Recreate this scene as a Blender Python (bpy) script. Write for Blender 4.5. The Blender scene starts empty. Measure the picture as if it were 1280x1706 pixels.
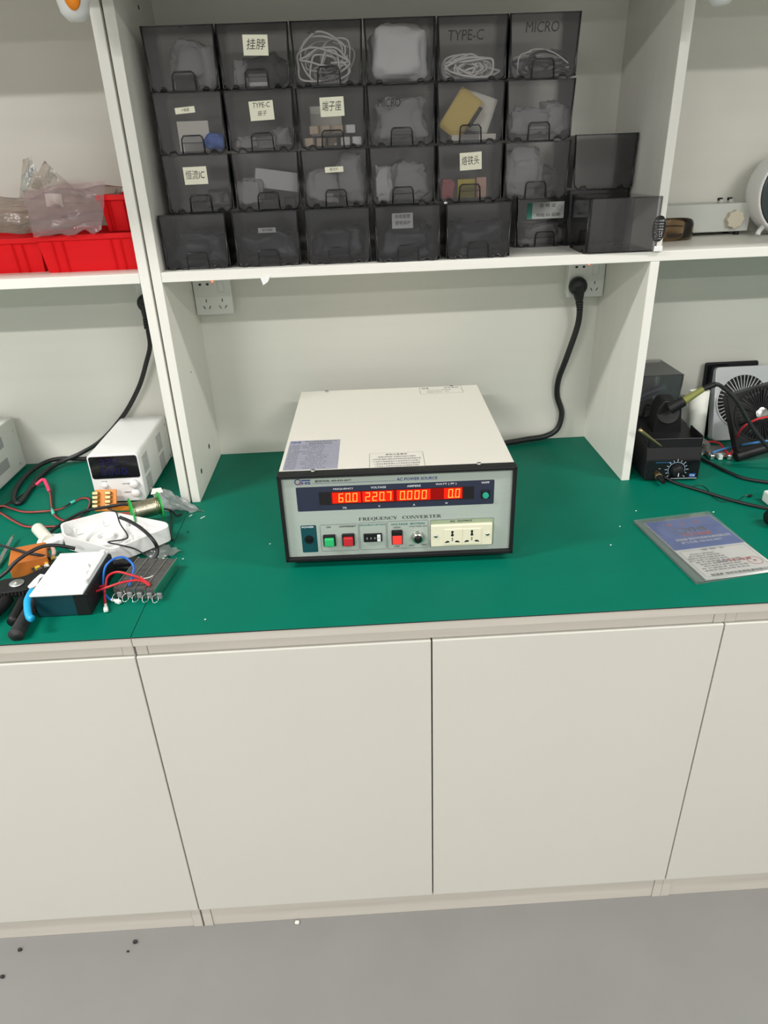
import bpy, bmesh, math, random
from mathutils import Vector, Matrix, noise
from math import sin, cos, pi, radians as R

scene = bpy.context.scene
COL = scene.collection

# ------------------------------------------------------------------ camera
FPX, YAW, PITCH, ROLL = 1148.16, 0.0265, -0.4743, -0.0395
CAM = Vector((0.3749, -0.9172, 1.4466))
_f = Vector((sin(YAW)*cos(PITCH), cos(YAW)*cos(PITCH), sin(PITCH)))
_r0 = Vector((cos(YAW), -sin(YAW), 0)); _u0 = _r0.cross(_f)
_r = cos(ROLL)*_r0 + sin(ROLL)*_u0; _u = -sin(ROLL)*_r0 + cos(ROLL)*_u0
cam_data = bpy.data.cameras.new('camera'); cam = bpy.data.objects.new('camera', cam_data); COL.objects.link(cam)
cam_data.sensor_width = 36.0; cam_data.lens = FPX/1706*36; cam_data.clip_start = 0.05
M = Matrix.Identity(4)
for i in range(3):
    M[i][0], M[i][1], M[i][2], M[i][3] = _r[i], _u[i], -_f[i], CAM[i]
cam.matrix_world = M
scene.camera = cam

def at(px, py, x=None, y=None, z=None):
    """point of the place seen at a photo pixel, on a real plane of the room"""
    d = _f + _r*((px-640)/FPX) - _u*((py-853)/FPX)
    i, t = (0, x) if x is not None else (1, y) if y is not None else (2, z)
    return CAM + d*((t-CAM[i])/d[i])

# ------------------------------------------------------------------ light
world = bpy.data.worlds.new('world'); scene.world = world; world.use_nodes = True
bg = world.node_tree.nodes['Background']; bg.inputs[0].default_value = (0.95, 0.98, 1.0, 1); bg.inputs[1].default_value = 0.02

def area(name, loc, sx, sy, power, col=(1, 0.98, 0.95)):
    d = bpy.data.lights.new(name, 'AREA'); d.shape = 'RECTANGLE'; d.size = sx; d.size_y = sy; d.energy = power; d.color = col
    o = bpy.data.objects.new(name, d); COL.objects.link(o); o.location = loc
    return o
LP = 1.0
area('ceiling_lamp', (-1.55, -0.50, 2.72), 1.2, 0.14, 62*LP)
area('ceiling_lamp', (2.25, -0.50, 2.72), 1.2, 0.14, 38*LP)
area('ceiling_lamp', (-1.3, -2.55, 2.72), 1.2, 0.12, 76*LP)
area('ceiling_lamp', (1.7, -2.55, 2.72), 1.2, 0.12, 66*LP)
area('ceiling_lamp', (-1.6, -4.6, 2.72), 1.2, 0.2, 58*LP)
area('ceiling_lamp', (2.1, -4.6, 2.72), 1.2, 0.2, 58*LP)

scene.view_settings.view_transform = 'Standard'; scene.view_settings.look = 'None'
scene.view_settings.exposure = 0.0; scene.view_settings.gamma = 1.0; scene.view_settings.use_curve_mapping = False
scene.cycles.transparent_max_bounces = 48; scene.cycles.max_bounces = 12

# ------------------------------------------------------------------ materials
MATS = {}
def nodes_of(name):
    m = bpy.data.materials.new(name); m.use_nodes = True
    return m, m.node_tree.nodes, m.node_tree.links
def mat(name, col, rough=0.5, metal=0.0, grain=0.0, gscale=(30, 30, 30), bump=0.0, emit=None, estr=0.0, spec=0.5, coat=0.0):
    if name in MATS: return MATS[name]
    m, n, l = nodes_of(name); b = n['Principled BSDF']
    b.inputs['Base Color'].default_value = (*col, 1); b.inputs['Roughness'].default_value = rough; b.inputs['Metallic'].default_value = metal
    b.inputs['Specular IOR Level'].default_value = spec; b.inputs['Coat Weight'].default_value = coat
    if emit: b.inputs['Emission Color'].default_value = (*emit, 1); b.inputs['Emission Strength'].default_value = estr
    if grain or bump:
        tc = n.new('ShaderNodeTexCoord'); mp = n.new('ShaderNodeMapping'); mp.inputs['Scale'].default_value = gscale
        nz = n.new('ShaderNodeTexNoise'); nz.inputs['Scale'].default_value = 1.0; nz.inputs['Detail'].default_value = 6
        l.new(tc.outputs['Object'], mp.inputs[0]); l.new(mp.outputs[0], nz.inputs['Vector'])
        if grain:
            cr = n.new('ShaderNodeValToRGB'); a = 1-grain; c2 = 1+grain*0.5
            cr.color_ramp.elements[0].position = 0.3; cr.color_ramp.elements[1].position = 0.7
            cr.color_ramp.elements[0].color = (*[c*a for c in col], 1); cr.color_ramp.elements[1].color = (*[min(1, c*c2) for c in col], 1)
            l.new(nz.outputs['Fac'], cr.inputs[0]); l.new(cr.outputs[0], b.inputs['Base Color'])
        if bump:
            bp = n.new('ShaderNodeBump'); bp.inputs['Strength'].default_value = bump; bp.inputs['Distance'].default_value = 0.002
            l.new(nz.outputs['Fac'], bp.inputs['Height']); l.new(bp.outputs[0], b.inputs['Normal'])
    MATS[name] = m; return m
def clear(name, tint, gloss=0.08, haze=0.0, hazecol=(0.9, 0.9, 0.9), bump=0.0, bscale=60, fres=1.45):
    """thin see-through plastic: tinted transmission, surface gloss and a little haze"""
    if name in MATS: return MATS[name]
    m, n, l = nodes_of(name); n.remove(n['Principled BSDF']); out = n['Material Output']
    tr = n.new('ShaderNodeBsdfTransparent'); tr.inputs[0].default_value = (*tint, 1)
    gl = n.new('ShaderNodeBsdfGlossy'); gl.inputs['Roughness'].default_value = gloss; gl.inputs[0].default_value = (0.9, 0.9, 0.9, 1)
    fr = n.new('ShaderNodeFresnel'); fr.inputs[0].default_value = fres
    mx = n.new('ShaderNodeMixShader'); src = tr
    if haze:
        df = n.new('ShaderNodeBsdfDiffuse'); df.inputs[0].default_value = (*hazecol, 1)
        tl = n.new('ShaderNodeBsdfTranslucent'); tl.inputs[0].default_value = (*hazecol, 1)
        ad = n.new('ShaderNodeMixShader'); ad.inputs[0].default_value = 0.4; l.new(df.outputs[0], ad.inputs[1]); l.new(tl.outputs[0], ad.inputs[2])
        hz = n.new('ShaderNodeMixShader'); hz.inputs[0].default_value = haze
        l.new(tr.outputs[0], hz.inputs[1]); l.new(ad.outputs[0], hz.inputs[2]); src = hz
    l.new(fr.outputs[0], mx.inputs[0]); l.new(src.outputs[0], mx.inputs[1]); l.new(gl.outputs[0], mx.inputs[2]); l.new(mx.outputs[0], out.inputs[0])
    if bump:
        tc = n.new('ShaderNodeTexCoord'); nz = n.new('ShaderNodeTexNoise'); nz.inputs['Scale'].default_value = bscale; nz.inputs['Detail'].default_value = 4
        bp = n.new('ShaderNodeBump'); bp.inputs['Strength'].default_value = bump; bp.inputs['Distance'].default_value = 0.01
        l.new(tc.outputs['Object'], nz.inputs['Vector']); l.new(nz.outputs['Fac'], bp.inputs['Height'])
        l.new(bp.outputs[0], gl.inputs['Normal']); l.new(bp.outputs[0], fr.inputs['Normal'])
    MATS[name] = m; return m

LAM_V = mat('white_laminate_upright', (0.80, 0.79, 0.73), 0.45, grain=0.025, gscale=(60, 60, 3), bump=0.05)
LAM_H = mat('white_laminate_shelf', (0.80, 0.79, 0.73), 0.45, grain=0.05, gscale=(3, 60, 60), bump=0.05)
BACKP = mat('white_back_panel', (0.73, 0.725, 0.66), 0.55, grain=0.02, gscale=(2, 30, 30))
DOOR = mat('cream_door_board', (0.595, 0.59, 0.53), 0.4, grain=0.015, gscale=(4, 4, 2))
EDGE = mat('beige_edge_board', (0.55, 0.52, 0.46), 0.5, grain=0.06, gscale=(4, 60, 60))
DARKGAP = mat('dark_gap', (0.03, 0.03, 0.03), 0.8)
GREEN = mat('green_rubber_mat', (0.0, 0.150, 0.095), 0.5, grain=0.05, gscale=(12, 12, 12), bump=0.03, spec=0.12)
GREENE = mat('dark_mat_edge', (0.01, 0.02, 0.02), 0.6)
FLOOR = mat('grey_epoxy_floor', (0.205, 0.203, 0.194), 0.45, grain=0.05, gscale=(5, 5, 5))
WALL = mat('white_wall_paint', (0.62, 0.62, 0.61), 0.8, grain=0.01)
CREAM = mat('cream_painted_steel', (0.735, 0.71, 0.635), 0.35, bump=0.01, gscale=(400, 400, 400))
BLACK = mat('black_plastic', (0.010, 0.010, 0.011), 0.45, grain=0.1, spec=0.3)
BLACKM = mat('black_matte', (0.02, 0.02, 0.02), 0.7, grain=0.1)
RUBBER = mat('black_rubber_cable', (0.012, 0.013, 0.014), 0.45, grain=0.05)
SILVERP = mat('grey_green_panel', (0.40, 0.455, 0.41), 0.4, grain=0.03, gscale=(3, 3, 200))
OLIVE = mat('olive_panel', (0.30, 0.37, 0.25), 0.4, grain=0.02)
NAVY = mat('navy_panel', (0.02, 0.026, 0.055), 0.35, grain=0.05)
TEAL = mat('teal_panel', (0.005, 0.065, 0.08), 0.4, grain=0.03)
PRINTK = mat('black_print', (0.01, 0.01, 0.012), 0.6, grain=0.02)
PRINTB = mat('blue_print', (0.03, 0.05, 0.22), 0.6, grain=0.02)
PRINTW = mat('white_print', (0.75, 0.76, 0.78), 0.6, grain=0.02)
PRINTT = mat('teal_print', (0.005, 0.16, 0.14), 0.6, grain=0.02)
PRINTR = mat('red_print', (0.6, 0.05, 0.06), 0.6, grain=0.02)
PRINTG = mat('grey_print', (0.16, 0.16, 0.18), 0.6, grain=0.02)
CHROME = mat('bright_metal', (0.75, 0.74, 0.70), 0.22, 1.0, grain=0.05)
STEEL = mat('dull_steel', (0.62, 0.62, 0.61), 0.4, 1.0, grain=0.1)
BRASS = mat('brass', (0.42, 0.33, 0.17), 0.42, 1.0, grain=0.1)
SOLDER = mat('solder_wire', (0.62, 0.58, 0.45), 0.28, 1.0, grain=0.12, gscale=(900, 40, 40), bump=0.3)
WHITEP = mat('white_plastic', (0.82, 0.82, 0.81), 0.35, grain=0.01)
WHITEPS = mat('white_socket_plastic', (0.78, 0.79, 0.76), 0.3, grain=0.01)
IVORY = mat('ivory_plastic', (0.80, 0.76, 0.58), 0.35, grain=0.01)
GREENB = mat('green_button', (0.03, 0.48, 0.16), 0.35, grain=0.02)
GREENT = mat('teal_green_button', (0.02, 0.36, 0.24), 0.35, grain=0.02)
REDB = mat('red_button', (0.55, 0.02, 0.03), 0.35, grain=0.02)
REDLIT = mat('lit_red_rocker', (0.25, 0.01, 0.01), 0.4, emit=(1, 0.055, 0.04), estr=0.95, spec=0.3)
LEDBG = mat('red_led_glow', (0.1, 0.0, 0.0), 0.5, emit=(1, 0.022, 0.006), estr=0.95, spec=0.1)
LEDDIM = mat('red_led_filter_dim', (0.1, 0.0, 0.0), 0.5, spec=0.1, emit=(1, 0.02, 0.015), estr=0.22)
LEDDIG = mat('led_digit_lit', (0.2, 0.08, 0.02), 0.5, emit=(1.0, 0.50, 0.07), estr=1.05, spec=0.1)
BLUEDIG = mat('dim_blue_digit', (0.006, 0.006, 0.06), 0.4, emit=(0.03, 0.02, 0.6), estr=0.05)
GLOSSK = mat('glossy_black_window', (0.006, 0.006, 0.008), 0.12, grain=0.02)
REDLED = mat('red_indicator', (0.9, 0.1, 0.05), 0.3, emit=(1, 0.12, 0.04), estr=3.0)
SILVLAB = mat('silver_sticker', (0.33, 0.34, 0.42), 0.35, grain=0.06, gscale=(5, 60, 5))
PAPER = mat('white_paper', (0.80, 0.79, 0.70), 0.7, grain=0.02)
PAPERD = mat('sticky_note', (0.78, 0.77, 0.62), 0.7, grain=0.02)
REDPL = mat('red_bin_plastic', (0.82, 0.009, 0.014), 0.45, grain=0.04, gscale=(8, 8, 60), spec=0.2)
ORANGE = mat('orange_plastic', (0.75, 0.24, 0.02), 0.45, grain=0.04)
ORANGEB = mat('bright_orange', (0.95, 0.28, 0.01), 0.4, grain=0.01)
ORBLOCK = mat('orange_block', (0.55, 0.16, 0.025), 0.5, grain=0.06)
SPOOLG = mat('green_spool_plastic', (0.02, 0.40, 0.07), 0.35, grain=0.03)
WIRER = mat('red_wire', (0.55, 0.02, 0.03), 0.4, grain=0.03)
WIRED = mat('dull_red_wire', (0.38, 0.06, 0.05), 0.45, grain=0.03)
WIREB = mat('blue_wire', (0.01, 0.14, 0.55), 0.4, grain=0.03)
SKYB = mat('sky_blue_plastic', (0.01, 0.38, 0.72), 0.4, grain=0.02)
PINK = mat('pink_shrink', (0.7, 0.05, 0.14), 0.4, grain=0.02)
CYAN = mat('turquoise_sleeve', (0.08, 0.55, 0.45), 0.45, grain=0.02)
WIREW = mat('white_wire', (0.78, 0.77, 0.74), 0.45, grain=0.03)
WHITENY = mat('clear_white_nylon', (0.75, 0.82, 0.78), 0.35, grain=0.02)
TEALBODY = mat('dark_teal_body', (0.006, 0.045, 0.06), 0.3, grain=0.08)
FIN = mat('dark_corrugated_fins', (0.11, 0.11, 0.105), 0.5, 0.3, grain=0.5, gscale=(40, 900, 40), bump=0.8)
YELLOW = mat('yellow_plastic', (0.75, 0.5, 0.03), 0.45, grain=0.04)
OLIVEG = mat('olive_grip', (0.20, 0.21, 0.05), 0.5, grain=0.05)
PCBG = mat('dark_circuit_board', (0.05, 0.055, 0.03), 0.5, grain=0.2)
GREYBOX = mat('pale_grey_enclosure', (0.58, 0.60, 0.56), 0.45, grain=0.02)
BEIGEK = mat('beige_knob', (0.60, 0.55, 0.43), 0.5, grain=0.02)
SILV = mat('silver_paint', (0.70, 0.72, 0.74), 0.35, 0.1, grain=0.02)
DISCG = mat('dark_green_grey', (0.035, 0.05, 0.05), 0.3, grain=0.05)
BAGGREY = mat('antistatic_dark', (0.045, 0.045, 0.05), 0.4, grain=0.2)
BEIGEC = mat('beige_connector', (0.62, 0.50, 0.36), 0.5, grain=0.08)
BLUEC = mat('blue_component', (0.02, 0.12, 0.5), 0.45, grain=0.05)
CERAM = mat('off_white_ceramic', (0.78, 0.77, 0.66), 0.35, grain=0.02)
DKFAB = mat('charcoal_cloth', (0.05, 0.05, 0.055), 0.8, grain=0.3)
FLYB = mat('royal_blue_print', (0.035, 0.115, 0.47), 0.45, grain=0.08, gscale=(20, 20, 20))
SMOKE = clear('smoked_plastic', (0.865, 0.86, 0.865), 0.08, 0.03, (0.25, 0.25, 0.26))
SMOKE_LIT = clear('lit_smoked_plastic', (0.93, 0.93, 0.935), 0.08, 0.17, (0.30, 0.30, 0.31))  # same smoked plastic, light on the bench bins put into tint and haze
SMOKE_SHADE = clear('shaded_smoked_plastic', (0.80, 0.80, 0.815), 0.08, 0.02, (0.2, 0.2, 0.23))  # same smoked plastic, shade of the bottom row put into its tint
SMOKEE = mat('smoked_plastic_edge', (0.012, 0.012, 0.014), 0.25, grain=0.02)
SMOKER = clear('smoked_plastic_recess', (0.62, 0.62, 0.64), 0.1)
POLY = clear('clear_polythene', (0.90, 0.90, 0.90), 0.13, 0.16, (0.9, 0.88, 0.88), 0.7, 45)
POLYP = clear('pinkish_polythene', (0.92, 0.86, 0.88), 0.12, 0.17, (0.92, 0.84, 0.86), 0.8, 35)
POLYB = clear('brownish_polythene', (0.80, 0.76, 0.72), 0.16, 0.30, (0.62, 0.54, 0.48), 0.7, 30)
SLEEVE = clear('clear_sleeve', (0.975, 0.98, 0.975), 0.1, 0.17, (0.9, 0.93, 0.92), 0.08, 40)
POLYC = clear('crinkled_clear_film', (0.90, 0.90, 0.90), 0.12, 0.46, (0.95, 0.94, 0.94), 0.9, 90)
AMBER = clear('smoked_amber', (0.62, 0.50, 0.36), 0.08)

# ------------------------------------------------------------------ mesh builder
_txt = {}
def text_mesh(s, bold, shear):
    k = (s, bold, shear)
    if k not in _txt:
        c = bpy.data.curves.new('t', 'FONT'); c.body = s; c.size = 1; c.resolution_u = 3; c.offset = bold; c.shear = shear; c.fill_mode = 'FRONT'
        o = bpy.data.objects.new('t', c); COL.objects.link(o)
        dg = bpy.context.evaluated_depsgraph_get()
        me = bpy.data.meshes.new_from_object(o.evaluated_get(dg)); COL.objects.unlink(o); bpy.data.objects.remove(o)
        _txt[k] = me
    return _txt[k]

FRONT = Matrix(((1, 0, 0, 0), (0, 0, -1, 0), (0, 1, 0, 0), (0, 0, 0, 1)))      # (u, v, n) -> (u, -n, v)
RIGHT = Matrix(((0, 0, 1, 0), (1, 0, 0, 0), (0, 1, 0, 0), (0, 0, 0, 1)))       # (u, v, n) -> (n, u, v)
def T(x, y, z): return Matrix.Translation((x, y, z))
def RZ(a): return Matrix.Rotation(a, 4, 'Z')
def RX(a): return Matrix.Rotation(a, 4, 'X')
def RY(a): return Matrix.Rotation(a, 4, 'Y')
def frame(o, ux, vx):
    """matrix with origin o, u along ux, v near vx"""
    u = (ux).normalized(); n = u.cross(vx).normalized(); v = n.cross(u)
    m = Matrix.Identity(4)
    for i in range(3): m[i][0], m[i][1], m[i][2], m[i][3] = u[i], v[i], n[i], o[i]
    return m

def catmull(pts, k=6, closed=False):
    P = [Vector(p) for p in pts]; n = len(P); out = []
    for i in range(n if closed else n-1):
        if closed: a, b, c, d = P[i-1], P[i], P[(i+1) % n], P[(i+2) % n]
        else: a, b, c, d = P[max(i-1, 0)], P[i], P[i+1], P[min(i+2, n-1)]
        for j in range(k):
            t = j/k
            out.append(0.5*((2*b)+(c-a)*t+(2*a-5*b+4*c-d)*t*t+(3*b-a-3*c+d)*t**3))
    if not closed: out.append(P[-1])
    return out

class MB:
    def __init__(s): s.bm = bmesh.new(); s.mats = []
    def mi(s, m):
        if m not in s.mats: s.mats.append(m)
        return s.mats.index(m)
    def add(s, b, m, X=None, smooth=False, keep=False):
        i = s.mi(m)
        for f in b.faces:
            if not keep: f.material_index = i
            f.smooth = smooth
        if X is not None: b.transform(X)
        me = bpy.data.meshes.new('tmp'); b.to_mesh(me); b.free(); s.bm.from_mesh(me); bpy.data.meshes.remove(me)
        return s
    def box(s, c, d, m, bev=0.0, seg=2, X=None):
        b = bmesh.new(); bmesh.ops.create_cube(b, size=1.0)
        for v in b.verts: v.co = Vector((v.co.x*d[0]+c[0], v.co.y*d[1]+c[1], v.co.z*d[2]+c[2]))
        if bev > 0: bmesh.ops.bevel(b, geom=b.edges[:], offset=bev, segments=seg, profile=0.5, affect='EDGES')
        return s.add(b, m, X, smooth=False)
    def box2(s, a, c, m, bev=0.0, seg=2, X=None):
        return s.box([(a[i]+c[i])/2 for i in range(3)], [abs(c[i]-a[i]) for i in range(3)], m, bev, seg, X)
    def cyl(s, p0, p1, r0, m, r1=None, n=28, bev=0.0, X=None):
        p0, p1 = Vector(p0), Vector(p1); r1 = r0 if r1 is None else r1; L = (p1-p0).length
        b = bmesh.new(); bmesh.ops.create_cone(b, cap_ends=True, segments=n, radius1=r0, radius2=r1, depth=L)
        if bev > 0: bmesh.ops.bevel(b, geom=[e for e in b.edges if len(e.link_faces) == 2 and any(len(f.verts) > 4 for f in e.link_faces)], offset=bev, segments=2, profile=0.5, affect='EDGES')
        q = Vector((0, 0, 1)).rotation_difference((p1-p0).normalized()).to_matrix().to_4x4()
        Y = Matrix.Translation((p0+p1)/2) @ q
        s.add(b, m, Y if X is None else X @ Y, smooth=False)
        return s
    def lathe(s, prof, m, X=None, n=36, smooth=True):
        b = bmesh.new(); rings = []
        for r, z in prof: rings.append([b.verts.new((r*cos(2*pi*k/n), r*sin(2*pi*k/n), z)) for k in range(n)])
        for a, c in zip(rings, rings[1:]):
            for k in range(n): b.faces.new((a[k], a[(k+1) % n], c[(k+1) % n], c[k]))
        if prof[0][0] > 1e-6: b.faces.new(rings[0][::-1])
        if prof[-1][0] > 1e-6: b.faces.new(rings[-1])
        bmesh.ops.remove_doubles(b, verts=b.verts[:], dist=1e-6)
        return s.add(b, m, X, smooth)
    def ring(s, r0, r1, z0, z1, m, X=None, n=40):
        b = bmesh.new(); P = [(r0, z0), (r1, z0), (r1, z1), (r0, z1)]
        rings = [[b.verts.new((r*cos(2*pi*k/n), r*sin(2*pi*k/n), z)) for k in range(n)] for r, z in P]
        for i in range(4):
            a, c = rings[i], rings[(i+1) % 4]
            for k in range(n): b.faces.new((a[k], a[(k+1) % n], c[(k+1) % n], c[k]))
        return s.add(b, m, X)
    def tube(s, pts, r, m, n=8, k=5, closed=False, X=None, spline=True, rfun=None):
        P = catmull(pts, k, closed) if spline else [Vector(p) for p in pts]
        b = bmesh.new(); rings = []; N = len(P); up = None
        for i, p in enumerate(P):
            t = (P[(i+1) % N]-P[i-1]) if closed else (P[min(i+1, N-1)]-P[max(i-1, 0)])
            t = t.normalized() if t.length > 1e-9 else Vector((1, 0, 0))
            if up is None: up = Vector((0, 0, 1)) if abs(t.z) < 0.9 else Vector((1, 0, 0))
            a = t.cross(up)
            if a.length < 1e-4: a = t.cross(Vector((0.3, 0.8, 0.5)))
            a.normalize(); up = a.cross(t).normalized()
            rr = r if rfun is None else r*rfun(i/(N-1))
            rings.append([b.verts.new(p+rr*(cos(2*pi*q/n)*a+sin(2*pi*q/n)*up)) for q in range(n)])
        for i in range(N if closed else N-1):
            A, B = rings[i], rings[(i+1) % N]
            for q in range(n): b.faces.new((A[q], A[(q+1) % n], B[(q+1) % n], B[q]))
        if not closed: b.faces.new(rings[0][::-1]); b.faces.new(rings[-1])
        return s.add(b, m, X, True)
    def prism(s, poly, d, m, X=None, bev=0.0, side=None):
        """extrude a (u, v) polygon by d along n"""
        b = bmesh.new(); f = b.faces.new([b.verts.new((u, v, 0)) for u, v in poly])
        e = bmesh.ops.extrude_face_region(b, geom=[f])
        for v in [q for q in e['geom'] if isinstance(q, bmesh.types.BMVert)]: v.co.z += d
        bmesh.ops.recalc_face_normals(b, faces=b.faces[:])
        if bev > 0: bmesh.ops.bevel(b, geom=b.edges[:], offset=bev, segments=2, profile=0.5, affect='EDGES')
        if side:
            i, j = s.mi(m), s.mi(side); b.normal_update()
            for f in b.faces: f.material_index = i if abs(f.normal.z) > 0.9 else j
            return s.add(b, m, X, keep=True)
        return s.add(b, m, X)
    def surf(s, fn, nu, nv, m, X=None, closed_u=False, smooth=True, thick=0.0):
        b = bmesh.new()
        V = [[b.verts.new(fn(i/(nu if closed_u else nu-1), j/(nv-1))) for j in range(nv)] for i in range(nu)]
        for i in range(nu if closed_u else nu-1):
            for j in range(nv-1):
                b.faces.new((V[i][j], V[(i+1) % nu][j], V[(i+1) % nu][j+1], V[i][j+1]))
        bmesh.ops.remove_doubles(b, verts=b.verts[:], dist=1e-6); bmesh.ops.recalc_face_normals(b, faces=b.faces[:])
        if thick: bmesh.ops.solidify(b, geom=b.faces[:], thickness=thick)
        return s.add(b, m, X, smooth)
    def text(s, t, cx, cy, h, m, X, w=None, bold=0.0, shear=0.0, n=0.0003, rot=0.0):
        me = text_mesh(t, bold, shear); b = bmesh.new(); b.from_mesh(me)
        if not b.verts: b.free(); return s
        x0 = min(v.co.x for v in b.verts); x1 = max(v.co.x for v in b.verts); y0 = min(v.co.y for v in b.verts); y1 = max(v.co.y for v in b.verts)
        ky = h/max(1e-6, y1-y0); kx = ky if w is None else w/max(1e-6, x1-x0); cr, sr = cos(rot), sin(rot)
        for v in b.verts:
            x = (v.co.x-(x0+x1)/2)*kx; y = (v.co.y-(y0+y1)/2)*ky
            v.co = Vector((cx+x*cr-y*sr, cy+x*sr+y*cr, n))
        return s.add(b, m, X)
    def outline(s, poly, wd, m, X, n=0.0002):
        N = len(poly)
        for i in range(N):
            a, c = Vector((*poly[i], 0)), Vector((*poly[(i+1) % N], 0)); d = (c-a)
            if d.length < 1e-7: continue
            p = Vector((-d.y, d.x, 0)).normalized()*wd/2; b = bmesh.new()
            b.faces.new([b.verts.new(q+Vector((0, 0, n))) for q in (a-p, c-p, c+p, a+p)]); s.add(b, m, X)
        return s
    def quad(s, poly, m, X, n=0.0002):
        b = bmesh.new(); b.faces.new([b.verts.new((u, v, n)) for u, v in poly]); return s.add(b, m, X)
    def build(s, name, parent=None, weld=False):
        me = bpy.data.meshes.new(name); s.bm.normal_update(); s.bm.to_mesh(me); s.bm.free()
        for m in s.mats: me.materials.append(m)
        o = bpy.data.objects.new(name, me); COL.objects.link(o)
        if parent: o.parent = parent
        return o

def rrect(x0, y0, x1, y1, r, n=5):
    out = []
    for cx, cy, a in ((x1-r, y0+r, -90), (x1-r, y1-r, 0), (x0+r, y1-r, 90), (x0+r, y0+r, 180)):
        for k in range(n+1):
            t = R(a+90*k/n); out.append((cx+r*cos(t), cy+r*sin(t)))
    return out
def tag(o, label, cat, group=None):
    o['label'] = label; o['category'] = cat
    if group: o['group'] = group
    return o
def thing(name, label, cat, loc=(0, 0, 0), rz=0.0, group=None):
    o = bpy.data.objects.new(name, None); COL.objects.link(o); o.location = loc; o.rotation_euler = (0, 0, rz); o.empty_display_size = 0.02
    return tag(o, label, cat, group)
def structure(o): o['kind'] = 'structure'; return o
def lab(o, text): o['label'] = text; return o
SEG = {'0': 'abcdef', '1': 'bc', '2': 'abged', '3': 'abgcd', '4': 'fgbc', '5': 'afgcd', '6': 'afedcg', '7': 'abc', '8': 'abcdefg', '9': 'abcdfg'}
def seg_digit(mb, ch, x, y, w, h, t, m, X, n=0.0006, slant=0.06):
    g = t*0.18; hw = h/2
    S = {'a': (g, h-t, w-g, h), 'd': (g, 0, w-g, t), 'g': (g, hw-t/2, w-g, hw+t/2), 'f': (0, hw+g, t, h-g), 'e': (0, g, t, hw-g), 'b': (w-t, hw+g, w, h-g), 'c': (w-t, g, w, hw-g)}
    for k in SEG[ch]:
        x0, y0, x1, y1 = S[k]
        mb.quad([(x+x0+slant*y0, y+y0), (x+x1+slant*y0, y+y0), (x+x1+slant*y1, y+y1), (x+x0+slant*y1, y+y1)], m, X, n)

def serif_title(mb, txt, x0, y0, wd, h, m, X, n=0.0005):
    Qd = []
    def q(*p): Qd.append(p)
    def r(a, b, c, d): q((a, b), (c, b), (c, d), (a, d))
    def stem(x, th=.16, a=0.0, b=1.0, top=True, bot=True):
        r(x, a, x+th, b)
        if bot: r(x-.08, a, x+th+.08, a+.055)
        if top: r(x-.08, b-.055, x+th+.08, b)
    def arc(cx, cy, rx, ry, th, tn, a0, a1):
        N = 14
        for k in range(N):
            e, f = R(a0+(a1-a0)*k/N), R(a0+(a1-a0)*(k+1)/N)
            q((cx+rx*cos(e), cy+ry*sin(e)), (cx+rx*cos(f), cy+ry*sin(f)), (cx+(rx-th)*cos(f), cy+(ry-tn)*sin(f)), (cx+(rx-th)*cos(e), cy+(ry-tn)*sin(e)))
    def glyph(c):
        del Qd[:]
        if c in 'FE':
            stem(.1, bot=True); r(.1, .945, .64, 1); r(.585, .74, .64, 1); r(.26, .47, .5, .53); r(.46, .38, .51, .62)
            if c == 'E': r(.1, 0, .68, .055); r(.625, 0, .68, .27)
            return .78
        if c == 'R': stem(.1); arc(.34, .74, .34, .26, .16, .055, -90, 90); r(.26, .945, .36, 1); r(.26, .48, .36, .535); q((.34, .5), (.52, .5), (.82, .03), (.62, .03)); r(.6, 0, .90, .055); return .92
        if c in 'OQ':
            arc(.44, .5, .42, .515, .165, .05, 0, 360)
            if c == 'Q': q((.38, .06), (.5, .1), (.86, -.2), (.66, -.2))
            return .92
        if c == 'C': arc(.44, .5, .42, .515, .165, .05, 40, 318); r(.70, .64, .755, 1.0); return .84
        if c == 'U': stem(.08, .16, .3, 1, True, False); stem(.70, .06, .3, 1, True, False); arc(.42, .32, .34, .335, .12, .06, 180, 360); return .88
        if c == 'N': stem(.1, .06); stem(.76, .06, 0, 1, True, False); q((.06, 1), (.26, 1), (.82, 0), (.70, 0)); return .94
        if c == 'Y': q((.02, 1), (.21, 1), (.50, .42), (.36, .42)); q((.68, 1), (.76, 1), (.50, .42), (.44, .42)); stem(.35, .16, 0, .46, False, True); r(-.05, .945, .3, 1); r(.58, .945, .86, 1); return .86
        if c == 'V': q((.02, 1), (.21, 1), (.50, 0), (.38, 0)); q((.70, 1), (.78, 1), (.48, 0), (.42, 0)); r(-.05, .945, .3, 1); r(.58, .945, .86, 1); return .86
        if c == 'T': stem(.32, .16, 0, 1, False, True); r(.02, .945, .78, 1); r(.02, .72, .075, 1); r(.725, .72, .78, 1); return .86
        return .5
    tot = sum(glyph(c) for c in txt); k = wd/tot; x = x0
    for c in txt:
        w = glyph(c)
        for p in list(Qd): mb.quad([(x+a*k, y0+b_*h) for a, b_ in p], m, X, n)
        x += w*k
    return mb

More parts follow.
